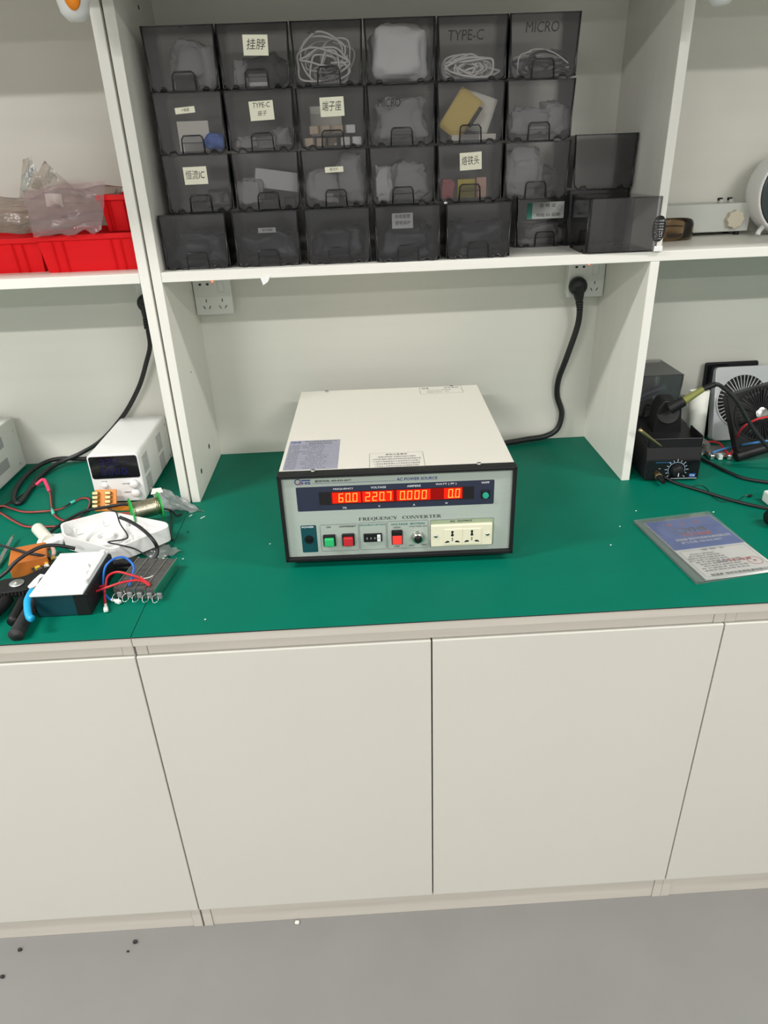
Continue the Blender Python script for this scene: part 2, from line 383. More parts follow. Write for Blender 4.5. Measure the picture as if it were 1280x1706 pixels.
# ------------------------------------------------------------------ room
ZC = 0.772                      # top of the green mat
PY, WY = 0.4915, 0.775          # front of the uprights, back panel
UW, TP = 0.957, 0.0185          # bay width, board thickness
SH = 1.2651                     # shelf top
structure(MB().box2((-4.5, -6, -0.05), (5.5, 0.9, 0), FLOOR).build('floor'))
structure(MB().box2((-4.5, 0.80, 0), (5.5, 0.9, 2.8), WALL).build('wall_back'))
structure(MB().box2((-4.6, -6, 0), (-4.5, 0.9, 2.8), WALL).build('wall_left'))
structure(MB().box2((5.5, -6, 0), (5.6, 0.9, 2.8), WALL).build('wall_right'))
structure(MB().box2((-4.6, -6.1, 0), (5.6, -6, 2.8), WALL).build('wall_front'))
structure(MB().box2((-4.5, -6, 2.8), (5.5, 0.9, 2.9), WALL).build('ceiling'))

# base cabinets -----------------------------------------------------
def cabinet(name, label, x0, x1, doors, group):
    t = thing(name, label, 'cabinet', ((x0+x1)/2, 0.3, 0), 0, group); ox, oy = (x0+x1)/2, 0.3
    X = T(-ox, -oy, 0)
    m = MB()
    for a in (x0, x1-TP):
        m.box2((a, 0.022, 0.0), (a+TP, 0.77, 0.752), EDGE, 0.0006, 1, X)
        m.box2((a, 0.0075, 0.7300), (a+TP, 0.022, 0.752), EDGE, 0.0006, 1, X).box2((a, 0.0075, 0.0), (a+TP, 0.022, 0.0605), EDGE, 0.0006, 1, X)
    m.box2((x0+TP, 0.75, 0.05), (x1-TP, 0.768, 0.75), DOOR, X=X).box2((x0+TP, 0.024, 0.058), (x1-TP, 0.75, 0.074), EDGE, X=X)
    m.build('carcass', t)
    MB().box2((x0+TP+0.0006, 0.0085, 0.7300), (x1-TP-0.0006, 0.022, 0.7515), EDGE, 0.0006, 1, X).build('top_rail', t)
    MB().box2((x0+TP+0.0006, 0.0095, 0.0), (x1-TP-0.0006, 0.026, 0.0605), EDGE, 0.0006, 1, X).build('plinth', t)
    for a, b in doors:
        MB().box2((a+0.0012, 0.003, 0.0615), (b-0.0012, 0.021, 0.7285), DOOR, 0.0015, 2, X).build('door', t)
    return t
G = 'base cabinets under the bench'
cabinet('base_cabinet', 'cream base cabinet with a single door in view, left of the double-door cabinet', -1.022, -0.0222, [(-1.022, -0.523), (-0.523, -0.0205)], G)
cabinet('base_cabinet', 'cream base cabinet with two plain doors directly below the silver-fronted instrument', -0.0185, UW+TP/2, [(-0.0205, 0.4705), (0.4705, UW+TP/2)], G)
cabinet('base_cabinet', 'cream base cabinet under the soldering station, only a sliver of door in view', UW+TP/2+0.0004, 1.95, [(UW+TP/2, 1.458), (1.458, 1.95)], G)

# worktops and mats -------------------------------------------------
for a, b, l in ((-1.03, -0.0195, 'beige-edged worktop board carrying the cluttered mat with the solder spool'), (-0.0185, 1.95, 'long beige-edged worktop board carrying the mat with the large instrument')):
    tag(MB().box2((a, 0.0, 0.7525), (b, WY-0.001, 0.7695), EDGE, 0.0008, 1).build('worktop'), l, 'worktop', 'worktop boards')
for a, b, l in ((-1.03, -0.0195, 'green bench mat under the cluttered wires, pliers and white power supply'), (-0.0182, 1.95, 'green bench mat under the instrument, booklet and soldering station')):
    mm = MB().box2((a, -0.0004, 0.7697), (b, WY-0.001, ZC), GREEN, 0.0003, 1)
    mm.box2((a, -0.0009, 0.7697), (b, -0.0004, ZC-0.0006), GREENE)
    tag(mm.build('bench_mat'), l, 'mat', 'green bench mats')

# shelving above the bench -----------------------------------------
ZT = 1.80                       # underside of the overhead board
def board(name, a, c, m, parent, bev=0.0008): return MB().box2(a, c, m, bev, 1).build(name, parent)
t = thing('hutch_shelf', 'white laminate shelf unit with one shelf holding the smoky bins', 'shelf unit', (0, 0, 0), 0, 'bench shelf units')
m = MB().box2((-TP, PY, ZC), (0, WY, ZT), LAM_V, 0.0008, 1)
for hx, hy in ((0.545, 0.845), (0.655, 0.862)):
    m.cyl((-0.001, hx, hy-0.02), (0.0004, hx, hy-0.02), 0.0062, DARKGAP, n=16)
m.cyl((-0.001, 0.60, 1.04), (0.0004, 0.60, 1.04), 0.002, DARKGAP, n=8).cyl((-0.001, 0.66, 1.71), (0.0004, 0.66, 1.71), 0.004, DARKGAP, n=10)
m.build('upright', t)
MB().box2((UW, PY, ZC), (UW+TP, WY, SH-0.0189), LAM_V, 0.0008, 1).build('upright', t)
MB().box2((UW, PY+0.0005, SH+0.0003), (UW+TP, WY, ZT), LAM_V, 0.0008, 1).build('upright', t)
board('shelf_board', (0.0004, PY, SH-0.0185), (1.93, WY-0.0005, SH), LAM_H, t)
board('back_panel', (-TP, WY, ZC-0.002), (1.93, WY+0.012, ZT), BACKP, t)
board('top_board', (-TP, 0.15, ZT), (1.93, WY, ZT+0.02), LAM_H, t)
s = MB().prism([(0, 0), (0.02, 0.004), (0.014, -0.008), (0.004, -0.014)], 0.0004, WHITEP, T(0.190, PY-0.0006, SH-0.017) @ FRONT)
tag(s.build('tape_scrap'), 'small torn scrap of white tape hanging off the shelf edge', 'tape')
t2 = thing('hutch_shelf', 'white laminate shelf unit with the red bins and plastic bags', 'shelf unit', (-0.0425, 0, 0), 0, 'bench shelf units')
t2.location = (0, 0, 0)
board('upright', (-0.0415, PY, ZC), (-0.0415+TP, WY, ZT), LAM_V, t2)
board('shelf_board', (-1.0, PY, SH-0.0185), (-0.0418, WY-0.0005, SH), LAM_H, t2)
board('back_panel', (-1.0, WY, ZC-0.002), (-0.0415+TP, WY+0.012, ZT), BACKP, t2)
board('top_board', (-1.0, 0.15, ZT), (-0.0415+TP, WY, ZT+0.02), LAM_H, t2)

# ------------------------------------------------------------------ power converter
def converter():
    p = at(477.8, 934.5, z=ZC+0.014)
    t = thing('frequency_converter', 'cream frequency converter with a grey front panel and glowing red digits', 'instrument', (0.2195, 0.1906, ZC), -0.0231)
    W, D, H0, H = 0.42, 0.48, 0.0145, 0.175
    Z = T(0, 0, H0)
    # cover: folded sheet top and sides
    m = MB()
    m.box2((0.002, 0.012, H-0.0015), (W-0.002, D, H), CREAM, 0.0006, 1, Z)
    for a in (0.002, W-0.0035): m.box2((a, 0.012, 0.004), (a+0.0015, D, H-0.0005), CREAM, 0.0005, 1, Z)
    m.build('case_cover', t)
    MB().box2((0.004, 0.013, 0.002), (W-0.004, D-0.002, 0.006), BLACKM, X=Z).box2((0.004, D-0.003, 0.004), (W-0.004, D-0.0012, H-0.002), CREAM, X=Z).build('chassis', t)
    # bezel
    m = MB(); b = 0.0065
    for u0, v0, u1, v1 in ((0, H-b, W, H+0.0005), (0, 0, W, b+0.001), (0, 0, b, H), (W-b, 0, W, H)):
        m.box2((u0, -0.008, v0), (u1, 0.0135, v1), BLACK, 0.0015, 2, Z)
    m.build('front_bezel', t)
    # printed panel
    X = Z @ FRONT
    m = MB().box2((b-0.001, 0, b), (W-b+0.001, 0.004, H-b), SILVERP, X=Z)
    F = lambda u, v: (u/1000, v/1000)
    m.quad(rrect(0.0305, 0.101, 0.382, 0.1488, 0.002), NAVY, X, 0.0002)
    m.quad(rrect(0.032, 0.016, 0.0605, 0.0725, 0.002), TEAL, X, 0.0002)
    m.quad(rrect(0.268, 0.017, 0.3835, 0.073, 0.002), OLIVE, X, 0.0002)
    for q in ((0.067, 0.0168, 0.1365, 0.072), (0.1388, 0.0168, 0.1872, 0.0732), (0.1895, 0.0165, 0.2642, 0.0737), (0.268, 0.017, 0.3835, 0.073)):
        m.outline(rrect(*q, 0.003), 0.0007, PRINTG, X, 0.0003)
    for s_, u, v, h, w, pm, bd in (
        ('FREQUENCY', 114.5, 142.8, 3.6, 36, PRINTW, .01), ('VOLTAGE', 176.5, 143.1, 3.8, 27, PRINTW, .01), ('AMPERE', 239.3, 143, 3.8, 24.5, PRINTW, .01),
        ('WATT ( PF )', 296.2, 144, 4.4, 37, PRINTW, .01), ('W/PF', 366, 143.8, 4, 14.5, PRINTW, .01), ('Hz', 115, 105.6, 3.8, 7, PRINTW, .01),
        ('V', 176.6, 105.7, 3.8, 4, PRINTW, .01), ('A', 239, 105.8, 3.8, 4, PRINTW, .01), ('W', 297.3, 106.2, 3.8, 5, PRINTW, .01),
        ('AC POWER SOURCE', 245, 157, 5.6, 71.6, PRINTB, .015), ('HS', 49.6, 156.6, 5, 16, PRINTB, .03), ('服务热线: 400-830-6877', 97.4, 159.4, 4.4, 63.8, PRINTK, .01),
        ('POWER', 45.2, 69, 3.4, 22, PRINTW, .03), ('ON', 82.6, 67.3, 3.4, 7.8, PRINTK, .015), ('OFF/RESET', 117.5, 67.4, 3.6, 31, PRINTK, .015),
        ('FREQUENCY SETTING', 163, 68.2, 3.2, 46, PRINTT, .015), ('VOLTAGE  SETTING', 227, 67.5, 3.5, 62, PRINTT, .02), ('HIGH', 207, 61, 3.6, 12, PRINTK, 0),
        ('VOLTAGE ADJ', 245.4, 61.4, 3.4, 33, PRINTK, 0), ('LOW', 206, 21.2, 3.2, 10.4, PRINTK, 0), ('MIN', 233.4, 22.0, 3.2, 9.6, PRINTK, 0), ('MAX', 257.0, 22.4, 3.4, 10, PRINTK, 0),
        ('AC  OUTPUT', 324, 68.9, 3.4, 41, PRINTK, .02)):
        m.text(s_, u/1000, v/1000, h/1000, pm, X, w/1000, bd, n=0.0005)
    # serif title: letters with small serif feet
    serif_title(m, 'FREQUENCY  CONVERTER', 0.1385, 0.0779, 0.150, 0.0063, PRINTK, X)
    m.quad([(0.061, 0.1548), (0.207, 0.1543), (0.207, 0.1548), (0.061, 0.1553)], PRINTB, X, 0.0004)
    # round mark with a red tick
    m.ring(0.0042, 0.0058, 0, 0.0002, PRINTB, X @ T(0.0352, 0.1592, 0.0003)); m.quad([(0.0352, 0.1585), (0.0362, 0.159), (0.0412, 0.1535), (0.0398, 0.153)], PRINTR, X, 0.0006)
    m.quad([(0.0415, 0.1605), (0.0575, 0.1605), (0.0575, 0.163), (0.0415, 0.163)], PRINTB, X, 0.0003)
    m.build('front_panel', t)
    # display window
    m = MB(); m.box2((0.0703, -0.0008, 0.1128), (0.3462, 0.0, 0.1376), GLOSSK, X=Z)
    m.quad([(0.092, 0.1145), (0.326, 0.1145), (0.326, 0.1370), (0.092, 0.1370)], LEDDIM, X, 0.0010)
    for a, c in ((0.094, 0.1445), (0.1475, 0.2025), (0.2085, 0.2685), (0.2925, 0.3245)):
        m.quad([(a, 0.1152), (c, 0.1152), (c, 0.1364), (a, 0.1364)], LEDBG, X, 0.0012)
    dw = lab(m.build('display_window', t), 'black display window lit red with digits 60.0, 220.7, 0.000 and 0.0'); m = MB()
    for s_, a, c in (('60.0', 0.1045, 0.1385), ('220.7', 0.152, 0.199), ('0.000', 0.2137, 0.262), ('0.0', 0.2998, 0.321)):
        m = MB(); n = len(s_)-1; pit = (c-a+0.0035)/n; x = a; 
        for ch in s_:
            if ch == '.': m.quad([(x-0.0036, 0.1172), (x-0.0016, 0.1172), (x-0.0016, 0.1188), (x-0.0036, 0.1188)], LEDDIG, X, 0.0016); continue
            seg_digit(m, ch, x, 0.1172, pit-0.0042, 0.0172, 0.0016, LEDDIG, X, 0.0016); x += pit
        lab(m.build('lit_reading', dw), 'glowing amber reading '+s_)
    # buttons and switches
    m = MB().box2((0.3585, -0.003, 0.1135), (0.3745, 0, 0.1295), BLACK, 0.001, 1, Z).cyl((0.3664, -0.003, 0.1208), (0.3664, -0.0075, 0.1208), 0.0056, GREENT, bev=0.0008, X=Z)
    lab(m.build('push_button', t), 'round teal-green push button')
    for u0, u1, v0, v1, mm, l in ((0.0718, 0.0942, 0.0296, 0.0524, GREENB, 'square green push button'), (0.1062, 0.1289, 0.0290, 0.0530, REDB, 'square red push button')):
        pb = lab(MB().box2((u0, -0.006, v0), (u1, 0, v1), BLACK, 0.001, 1, Z).build('push_button', t), l)
        MB().box2((u0+0.0025, -0.0125, v0+0.0028), (u1-0.0025, -0.005, v1-0.004), mm, 0.0018, 2, Z).build('button_cap', pb)
    m = MB().cyl((0.0457, 0.0005, 0.0432), (0.0457, -0.0015, 0.0432), 0.0085, BLACK, X=Z).box2((0.0407, -0.004, 0.0395), (0.0507, -0.0005, 0.0475), GLOSSK, 0.001, 1, Z)
    m.build('power_switch', t)
    m = MB().box2((0.1458, -0.004, 0.0343), (0.1794, 0, 0.0510), BLACK, 0.0008, 1, Z)
    for u in (0.1520, 0.1590, 0.1660): m.text('0', u, 0.0425, 0.004, PRINTW, Z @ T(0, -0.004, 0) @ FRONT, 0.0018)
    m.box2((0.1704, -0.006, 0.0357), (0.1768, -0.004, 0.0499), WHITEP, 0.0008, 1, Z).text('H', 0.1736, 0.043, 0.003, PRINTK, Z @ T(0, -0.006, 0) @ FRONT)
    lab(m.build('thumbwheel_switch', t), 'black thumbwheel digit switch with a white wheel')
    m = MB().box2((0.197, -0.004, 0.0265), (0.217, 0, 0.0562), BLACK, 0.001, 1, Z).box2((0.1985, -0.006, 0.0280), (0.2155, -0.003, 0.0462), REDLIT, 0.0015, 2, Z).box2((0.1985, -0.006, 0.0458), (0.2155, -0.003, 0.0548), BLACK, 0.001, 1, Z)
    lab(m.build('rocker_switch', t), 'lit red rocker switch in a black frame')
    k = Z @ T(0.2449, 0, 0.0402) @ FRONT
    m = MB().lathe([(0.0118, 0), (0.0118, 0.002), (0.0106, 0.003), (0.0100, 0.008), (0.0092, 0.0095), (0.0, 0.0095)], CHROME, k, 40)
    for a in range(24): m.box((0.0103, 0, 0.0055), (0.0014, 0.0012, 0.006), CHROME, X=k @ RZ(a*pi/12))
    kb = lab(m.build('adjust_knob', t), 'knurled silver knob with a black cap')
    MB().lathe([(0.0072, 0.0085), (0.0072, 0.011), (0.006, 0.013), (0, 0.013)], BLACK, k, 24).box((0, -0.003, 0.0115), (0.0035, 0.009, 0.004), BLACK, 0.0006, 1, k).build('knob_cap', kb)
    # outlet plate
    m = MB().box2((0.2685, -0.0075, 0.0203), (0.3808, 0, 0.0648), IVORY, 0.0018, 2, Z)
    q = Z @ T(0, -0.0075, 0) @ FRONT
    for u in (0.2925, 0.3268): m.box2((u, -0.0087, 0.0240), (u+0.0335, -0.006, 0.0570), IVORY, 0.0008, 1, Z)
    q = Z @ T(0, -0.0087, 0) @ FRONT
    for u in (0.3075, 0.3432):
        for dv, r in ((0.0512, 0.0024), (0.0447, 0.0027), (0.0373, 0.0014), (0.0335, 0.0012)): m.cyl((u, dv, 0), (u, dv, 0.0003), r, PRINTK, n=14, X=q)
        m.quad([(u-0.0013, 0.0445), (u+0.0013, 0.0445), (u+0.0013, 0.0525), (u-0.0013, 0.0525)], PRINTK, q, 0.0003)
        for sx in (-1, 1): m.quad([(u+sx*0.0055, 0.0325), (u+sx*0.0098, 0.0335), (u+sx*0.0140, 0.0300), (u+sx*0.0130, 0.0290), (u+sx*0.0055, 0.0298)][::sx], PRINTK, q, 0.0003)
    op = lab(m.build('outlet_plate', t), 'ivory double power outlet plate')
    for u in (0.2775, 0.3718):
        MB().lathe([(0.0036, 0), (0.0034, 0.0012), (0.002, 0.002), (0, 0.0022)], CHROME, Z @ T(u, -0.0078, 0.0435) @ FRONT, 16).box((u, -0.0098, 0.0435), (0.0055, 0.0006, 0.0008), PRINTK, X=Z).build('plate_screw', op)
    # top stickers and screws
    tp = Z @ T(0, 0, H)
    m = MB().box((0.057, 0.0875, 0.0002), (0.0975, 0.142, 0.0003), SILVLAB, X=tp); n = 0.0006
    rows = 13
    for i in range(1, rows): m.quad([(0.009, 0.0170+i*0.0099), (0.105, 0.0170+i*0.0099), (0.105, 0.0174+i*0.0099), (0.009, 0.0174+i*0.0099)], PRINTG, tp, n)
    m.quad([(0.028, 0.018), (0.0285, 0.018), (0.0285, 0.137), (0.028, 0.137)], PRINTG, tp, n)
    m.text('QHS', 0.0205, 0.149, 0.010, PRINTB, tp, 0.019, 0.02, n=n).text('深圳市变频电源有限公司', 0.068, 0.1515, 0.005, PRINTK, tp, 0.062, n=n).text('变频电源技术参数表', 0.068, 0.1415, 0.005, PRINTK, tp, 0.045, n=n)
    random.seed(3)
    cap = ('产品型号', '输出容量', '输入电压', '输入频率', '输出电压', '输出频率', '输出电流', '波形失真', '负载稳定', '冷却方式', '使用环境', '出厂编号')
    for i in range(12):
        m.text(cap[i], 0.0185, 0.0222+(11-i)*0.0099, 0.0045, PRINTG, tp, 0.016, n=n)
        m.text(('AC 220V', '50Hz / 60Hz', '0-300V', '500VA')[i % 4]+' ±1%', 0.035+0.02+random.uniform(-.004, .012), 0.0222+(11-i)*0.0099, 0.0042, PRINTG, tp, random.uniform(.03, .05), n=n)
    lab(m.build('rating_sticker', t), 'silver rating sticker printed in dark rows')
    m = MB().box((0.2115, 0.043, 0.0002), (0.098, 0.070, 0.0003), CREAM, X=tp); m.outline([(0.1625, 0.008), (0.2605, 0.008), (0.2605, 0.078), (0.1625, 0.078)], 0.0005, PRINTG, tp, n)
    m.text('使用注意事项', 0.2115, 0.0705, 0.0065, PRINTK, tp, 0.040, n=n)
    lines = ('1.使用前请检查输入电源是否正确并可靠接地', '2.开机前请确认输出电压频率设定值后再接负载', '3.本机严禁超载运行以免损坏机内元件部分', '4.请勿在潮湿高温多尘环境使用本设备装置', '5.非专业人员请勿打开机壳以防触电发生危险')
    for i, s_ in enumerate(lines): m.text(s_, 0.2115, 0.0595-i*0.0105, 0.0062, PRINTG, tp, (0.070, 0.088, 0.084, 0.082, 0.078)[i], n=n)
    lab(m.build('caution_sticker', t), 'cream caution sticker with small printed lines')
    m = MB().box((0.330, 0.450, 0.0002), (0.098, 0.052, 0.0003), CREAM, X=tp); m.outline([(0.281, 0.424), (0.379, 0.424), (0.379, 0.476), (0.281, 0.476)], 0.0006, PRINTG, tp, n)
    m.text('QHS', 0.294, 0.465, 0.009, PRINTK, tp, 0.017, 0.02, n=n).text('变频电源', 0.355, 0.466, 0.007, PRINTG, tp, 0.034, n=n).text('QC PASS 检验员', 0.325, 0.450, 0.006, PRINTG, tp, 0.055, n=n).text('日期 2023 . 05', 0.322, 0.436, 0.006, PRINTG, tp, 0.05, n=n)
    lab(m.build('inspection_sticker', t), 'outlined cream inspection sticker near the back')
    for u, v in ((0.0628, 0.0095), (0.3552, 0.0105), (0.063, 0.4715), (0.3566, 0.4725)):
        MB().lathe([(0.0042, 0), (0.004, 0.0015), (0.0025, 0.0026), (0, 0.003)], STEEL, tp @ T(u, v, 0), 16).box((u, v, 0.003), (0.006, 0.001, 0.0008), PRINTK, X=tp).build('cover_screw', t)
    for u, v in ((0.035, 0.035), (W-0.035, 0.035), (0.035, D-0.04), (W-0.035, D-0.04)):
        MB().cyl((u, v, 0), (u, v, H0+0.002), 0.011, BLACKM, 0.013, n=20).build('rubber_foot', t)
converter()

# ------------------------------------------------------------------ wall sockets and plugs
def socket(label, x0, z0, lit=True):
    t = thing('wall_socket', label, 'socket', (x0, WY, z0), 0, 'wall sockets under the shelves')
    d = 0.036
    MB().box2((0.003, -d+0.008, 0.003), (0.083, -0.0005, 0.083), WHITEPS, 0.001, 1).build('back_box', t)
    X = T(0, -d, 0) @ FRONT
    m = MB().box2((0, -d, 0), (0.086, -d+0.009, 0.086), WHITEPS, 0.0025, 2)
    for u in (0.014, 0.031): m.quad(rrect(u, 0.066, u+0.0062, 0.0708, 0.0018), PRINTK, X, 0.0004)
    for c in (0.0265, 0.063):
        m.quad([(c-0.0010, 0.0285), (c+0.0010, 0.0285), (c+0.0010, 0.0355), (c-0.0010, 0.0355)], PRINTK, X, 0.0004)
        for sx in (-1, 1): m.quad([(c+sx*0.0055-0.001, 0.0135), (c+sx*0.0055+0.001, 0.0135), (c+sx*0.0085+0.001, 0.0205), (c+sx*0.0085-0.001, 0.0205)] if False else [(c+sx*0.0045-0.001, 0.0135), (c+sx*0.0045+0.001, 0.0135), (c+sx*0.0085+0.001, 0.0205), (c+sx*0.0085-0.001, 0.0205)], PRINTK, X, 0.0004)
    m.build('face_plate', t)
    MB().box2((0.056, -d-0.0012, 0.050), (0.070, -d+0.002, 0.082), WHITEPS, 0.0008, 1).outline([(0.056, 0.05), (0.07, 0.05), (0.07, 0.082), (0.056, 0.082)], 0.0005, PRINTG, X).build('rocker', t)
    if lit: lab(MB().cyl((0.046, -d, 0.0745), (0.046, -d-0.0012, 0.0745), 0.0022, REDLED, n=14).build('indicator_lamp', t), 'glowing red indicator lamp')
    return t
socket('white wall socket with empty outlets, to the left above the bare stretch of green mat', 0.0012, 1.1355)
socket('white wall socket with a thick black plug, to the right behind the instrument', UW-0.0872, 1.138)
socket('white wall socket beside the red-bin shelf, mostly hidden by the upright', -0.1285, 1.142, False)

def plug(label, c, cable, r, lab2, dirx=0.0, cat='cable'):
    t = thing('power_cable', label, cat, (0, 0, 0))
    c = Vector(c)
    m = MB().lathe([(0.0, -0.004), (0.019, -0.003), (0.021, 0.002), (0.0205, 0.012), (0.018, 0.018), (0.010, 0.021), (0, 0.0215)], RUBBER, T(*c) @ FRONT, 32)
    d = (Vector(cable[0])-c).normalized()
    m.cyl(c-d*0.0+Vector((0, -0.008, 0)), c+d*0.034+Vector((0, -0.008, 0)), 0.017, RUBBER, 0.0085, 24)
    for k in range(4): m.cyl(c+d*(0.036+k*0.006)+Vector((0, -0.008, 0)), c+d*(0.040+k*0.006)+Vector((0, -0.008, 0)), 0.0088-k*0.0007, RUBBER, n=18)
    m.build('plug', t)
    MB().tube([c+d*0.03+Vector((0, -0.008, 0))]+[Vector(p) for p in cable], r, RUBBER, 12, 8).build('cord', t)
plug('thick black power cord running from the right-hand wall socket down to the instrument', (0.8905, WY-0.041, 1.1655),
     [(0.9015, 0.732, 1.098), (0.8985, 0.737, 1.06), (0.8825, 0.745, 0.99), (0.8715, 0.757, 0.935), (0.874, 0.765, 0.89), (0.8885, 0.762, 0.845), (0.880, 0.760, 0.803), (0.850, 0.758, 0.785), (0.80, 0.748, 0.7825), (0.75, 0.735, 0.7815), (0.70, 0.712, 0.785), (0.66, 0.69, 0.80)], 0.0072, '')
plug('black power cord dropping from the socket behind the upright past the white power supply', (-0.106, WY-0.041, 1.170),
     [(-0.1165, 0.735, 1.110), (-0.121, 0.742, 1.07), (-0.1385, 0.748, 1.03), (-0.17, 0.752, 0.968), (-0.222, 0.755, 0.898), (-0.29, 0.755, 0.835), (-0.355, 0.755, 0.80), (-0.408, 0.735, 0.784), (-0.428, 0.665, 0.7785), (-0.420, 0.58, 0.778), (-0.415, 0.525, 0.778), (-0.433, 0.535, 0.778), (-0.456, 0.60, 0.778), (-0.462, 0.68, 0.781), (-0.440, 0.735, 0.788), (-0.405, 0.757, 0.789), (-0.345, 0.765, 0.782), (-0.27, 0.768, 0.786), (-0.20, 0.7635, 0.80)], 0.0055, '')

# ------------------------------------------------------------------ smoky bins
BW, BH, BD = 0.1262, 0.0992, 0.138
def front_poly():
    h = BH; wt, wb, r = BW/2-0.0006, BW/2-0.0045, 0.013
    P = [(-wt, h), (-wb, r)]
    P += [(-wb+r-r*cos(R(a)), r-r*sin(R(a))) for a in (20, 45, 70)]
    def notch(c): return [(c-0.008, 0.0), (c-0.0065, 0.0045), (c-0.002, 0.0062), (c+0.003, 0.0055), (c+0.007, 0.0)]
    P += notch(-0.038)+notch(0.038)
    P += [(wb-r+r*sin(R(a)), r-r*cos(R(a))) for a in (20, 45, 70)]
    P += [(wb, r), (wt, h)]
    return P[::-1]
def build_bin(handle=True):
    t = thing('storage_bin', '', 'storage bin')
    w = 0.0016; m = MB(); x = BW/2-0.0008
    m.box2((-x, 0.0030, 0.002), (x, BD, 0.002+w), SMOKE).box2((-x, 0.0030, BH-w), (x, BD, BH), SMOKE)
    for s in (-1, 1): m.box2((s*x, 0.0030, 0.002+w), (s*(x-w), BD, BH-w), SMOKE)
    m.box2((-x+w, BD-w, 0.002+w), (x-w, BD, BH-w), SMOKE)
    for s in (-1, 1):                                    # dark moulded edges of the mouth
        m.box2((s*x, 0.0032, 0.003), (s*(x-0.0014), 0.0060, BH), SMOKEE)
    m.box2((-x, 0.0032, BH-0.0009), (x, 0.0052, BH+0.0001), SMOKEE)
    m.build('case', t)
    m = MB().prism(front_poly(), 0.0022, SMOKE, T(0, 0.0024, 0) @ FRONT, side=SMOKEE)
    P = [Vector((u, 0.0008, v)) for u, v in front_poly()]
    m.tube(P, 0.0016, SMOKEE, 5, 1, spline=False)
    m.tube([P[0]+Vector((0, 0, -0.0012)), P[-1]+Vector((0, 0, -0.0012))], 0.0005, SMOKEE, 4, 1, spline=False); m.build('front_panel', t)
    if handle:
        m = MB(); h, a = 0.0300, 0.0195
        m.tube([(-a-0.001, -0.0012, 0.001), (-a, -0.0012, h-0.005), (-a+0.004, -0.0012, h), (a-0.004, -0.0012, h), (a, -0.0012, h-0.005), (a+0.001, -0.0012, 0.001)], 0.0014, SMOKEE, 6, 1, spline=False)
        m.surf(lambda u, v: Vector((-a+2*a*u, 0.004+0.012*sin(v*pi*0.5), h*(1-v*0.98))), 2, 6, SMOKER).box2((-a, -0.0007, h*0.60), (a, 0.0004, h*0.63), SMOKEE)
        m.build('handle', t)
    return t
PROTO, PROTON = build_bin(True), build_bin(False)
used = {}
def bin_at(x, y, z, label, group='smoky storage bins on the middle shelf', handle=True, rz=0.0, tilt=0.0, front=None):
    src = PROTO if handle else PROTON
    if src not in used: used[src] = 1; o = src
    else:
        o = src.copy(); COL.objects.link(o)
        for ch in src.children:
            if ch.name.startswith(('paper_label', 'pen_mark')): continue
            c = ch.copy(); COL.objects.link(c); c.parent = o
    o.location = (x, y, z); o.rotation_euler = (tilt, 0, rz); tag(o, label, 'storage bin', group)
    return o
def note(o, u, v, w, h, lines, m=PAPERD, rot=0.0, ink=PRINTK, hs=None):
    X = T(0, 0.0001, 0) @ FRONT @ T(u, v, 0) @ RZ(rot)
    b = MB().box((0, 0, 0.0003), (w, h, 0.0004), m, X=X); n = len(lines); hh = (h*0.52/n) if hs is None else hs
    for i, s in enumerate(lines):
        b.text(s, random.uniform(-.001, .001), h*0.08+(n/2-i-0.5)*h*0.42 if n > 1 else h*0.05, hh, ink, X, min(w*0.82, hh*1.05*sum(1.0 if ord(c) > 255 else 0.62 for c in s)), 0.0, 0.14, n=0.0007)
    return lab(b.build('paper_label', o), 'paper label with handwriting')
def pen(o, s, u, v, h, w):
    b = MB().text(s, u, v, h, PRINTK, T(0, 0.0001, 0) @ FRONT, w, 0.0, 0.1, n=0.0004); return lab(b.build('pen_mark', o), 'black marker handwriting')

def crumple(center, size, m, seed, amp=0.35, nu=44, nv=26, freq=3.0, X=None):
    c = Vector(center)
    def fn(u, v):
        a, b = 2*pi*u, pi*(v-0.5)
        d = Vector((cos(b)*cos(a), cos(b)*sin(a), sin(b)))
        e = Vector([math.copysign(abs(q)**0.6, q) for q in d])
        k = 1+amp*(noise.noise(d*freq*0.55+Vector((seed, 0, 0)))+0.5*abs(noise.noise(d*freq+Vector((0, seed, 3))))-0.45*abs(noise.noise(d*freq*2.2+Vector((seed, 7, 0)))))
        return c+Vector((e.x*size[0]/2*k, e.y*size[1]/2*k, e.z*size[2]/2*k))
    return MB().surf(fn, nu, nv, m, closed_u=True)
def clampz(o, lo, hi, ylo=None, yhi=None, xlo=None, xhi=None):
    for v in o.data.vertices:
        v.co.z = min(max(v.co.z, lo), hi)
        if ylo is not None: v.co.y = min(max(v.co.y, ylo), yhi)
        if xlo is not None: v.co.x = min(max(v.co.x, xlo), xhi)
    return o
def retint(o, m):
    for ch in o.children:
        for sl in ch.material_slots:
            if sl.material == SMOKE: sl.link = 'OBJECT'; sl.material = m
GC = 'contents of the smoky bins'
def bag_in(x, y, z, size, m, seed, label, dy=0.06, name='plastic_bag', cat='bag', amp=0.35):
    o = crumple((x, y+dy, z+0.005+size[2]/2), size, m, seed, amp).build(name)
    clampz(o, z+0.0046, z+BH-0.004, y+0.008, y+BD-0.006, x-BW/2+0.006, x+BW/2-0.006)
    return tag(o, label, cat, GC)
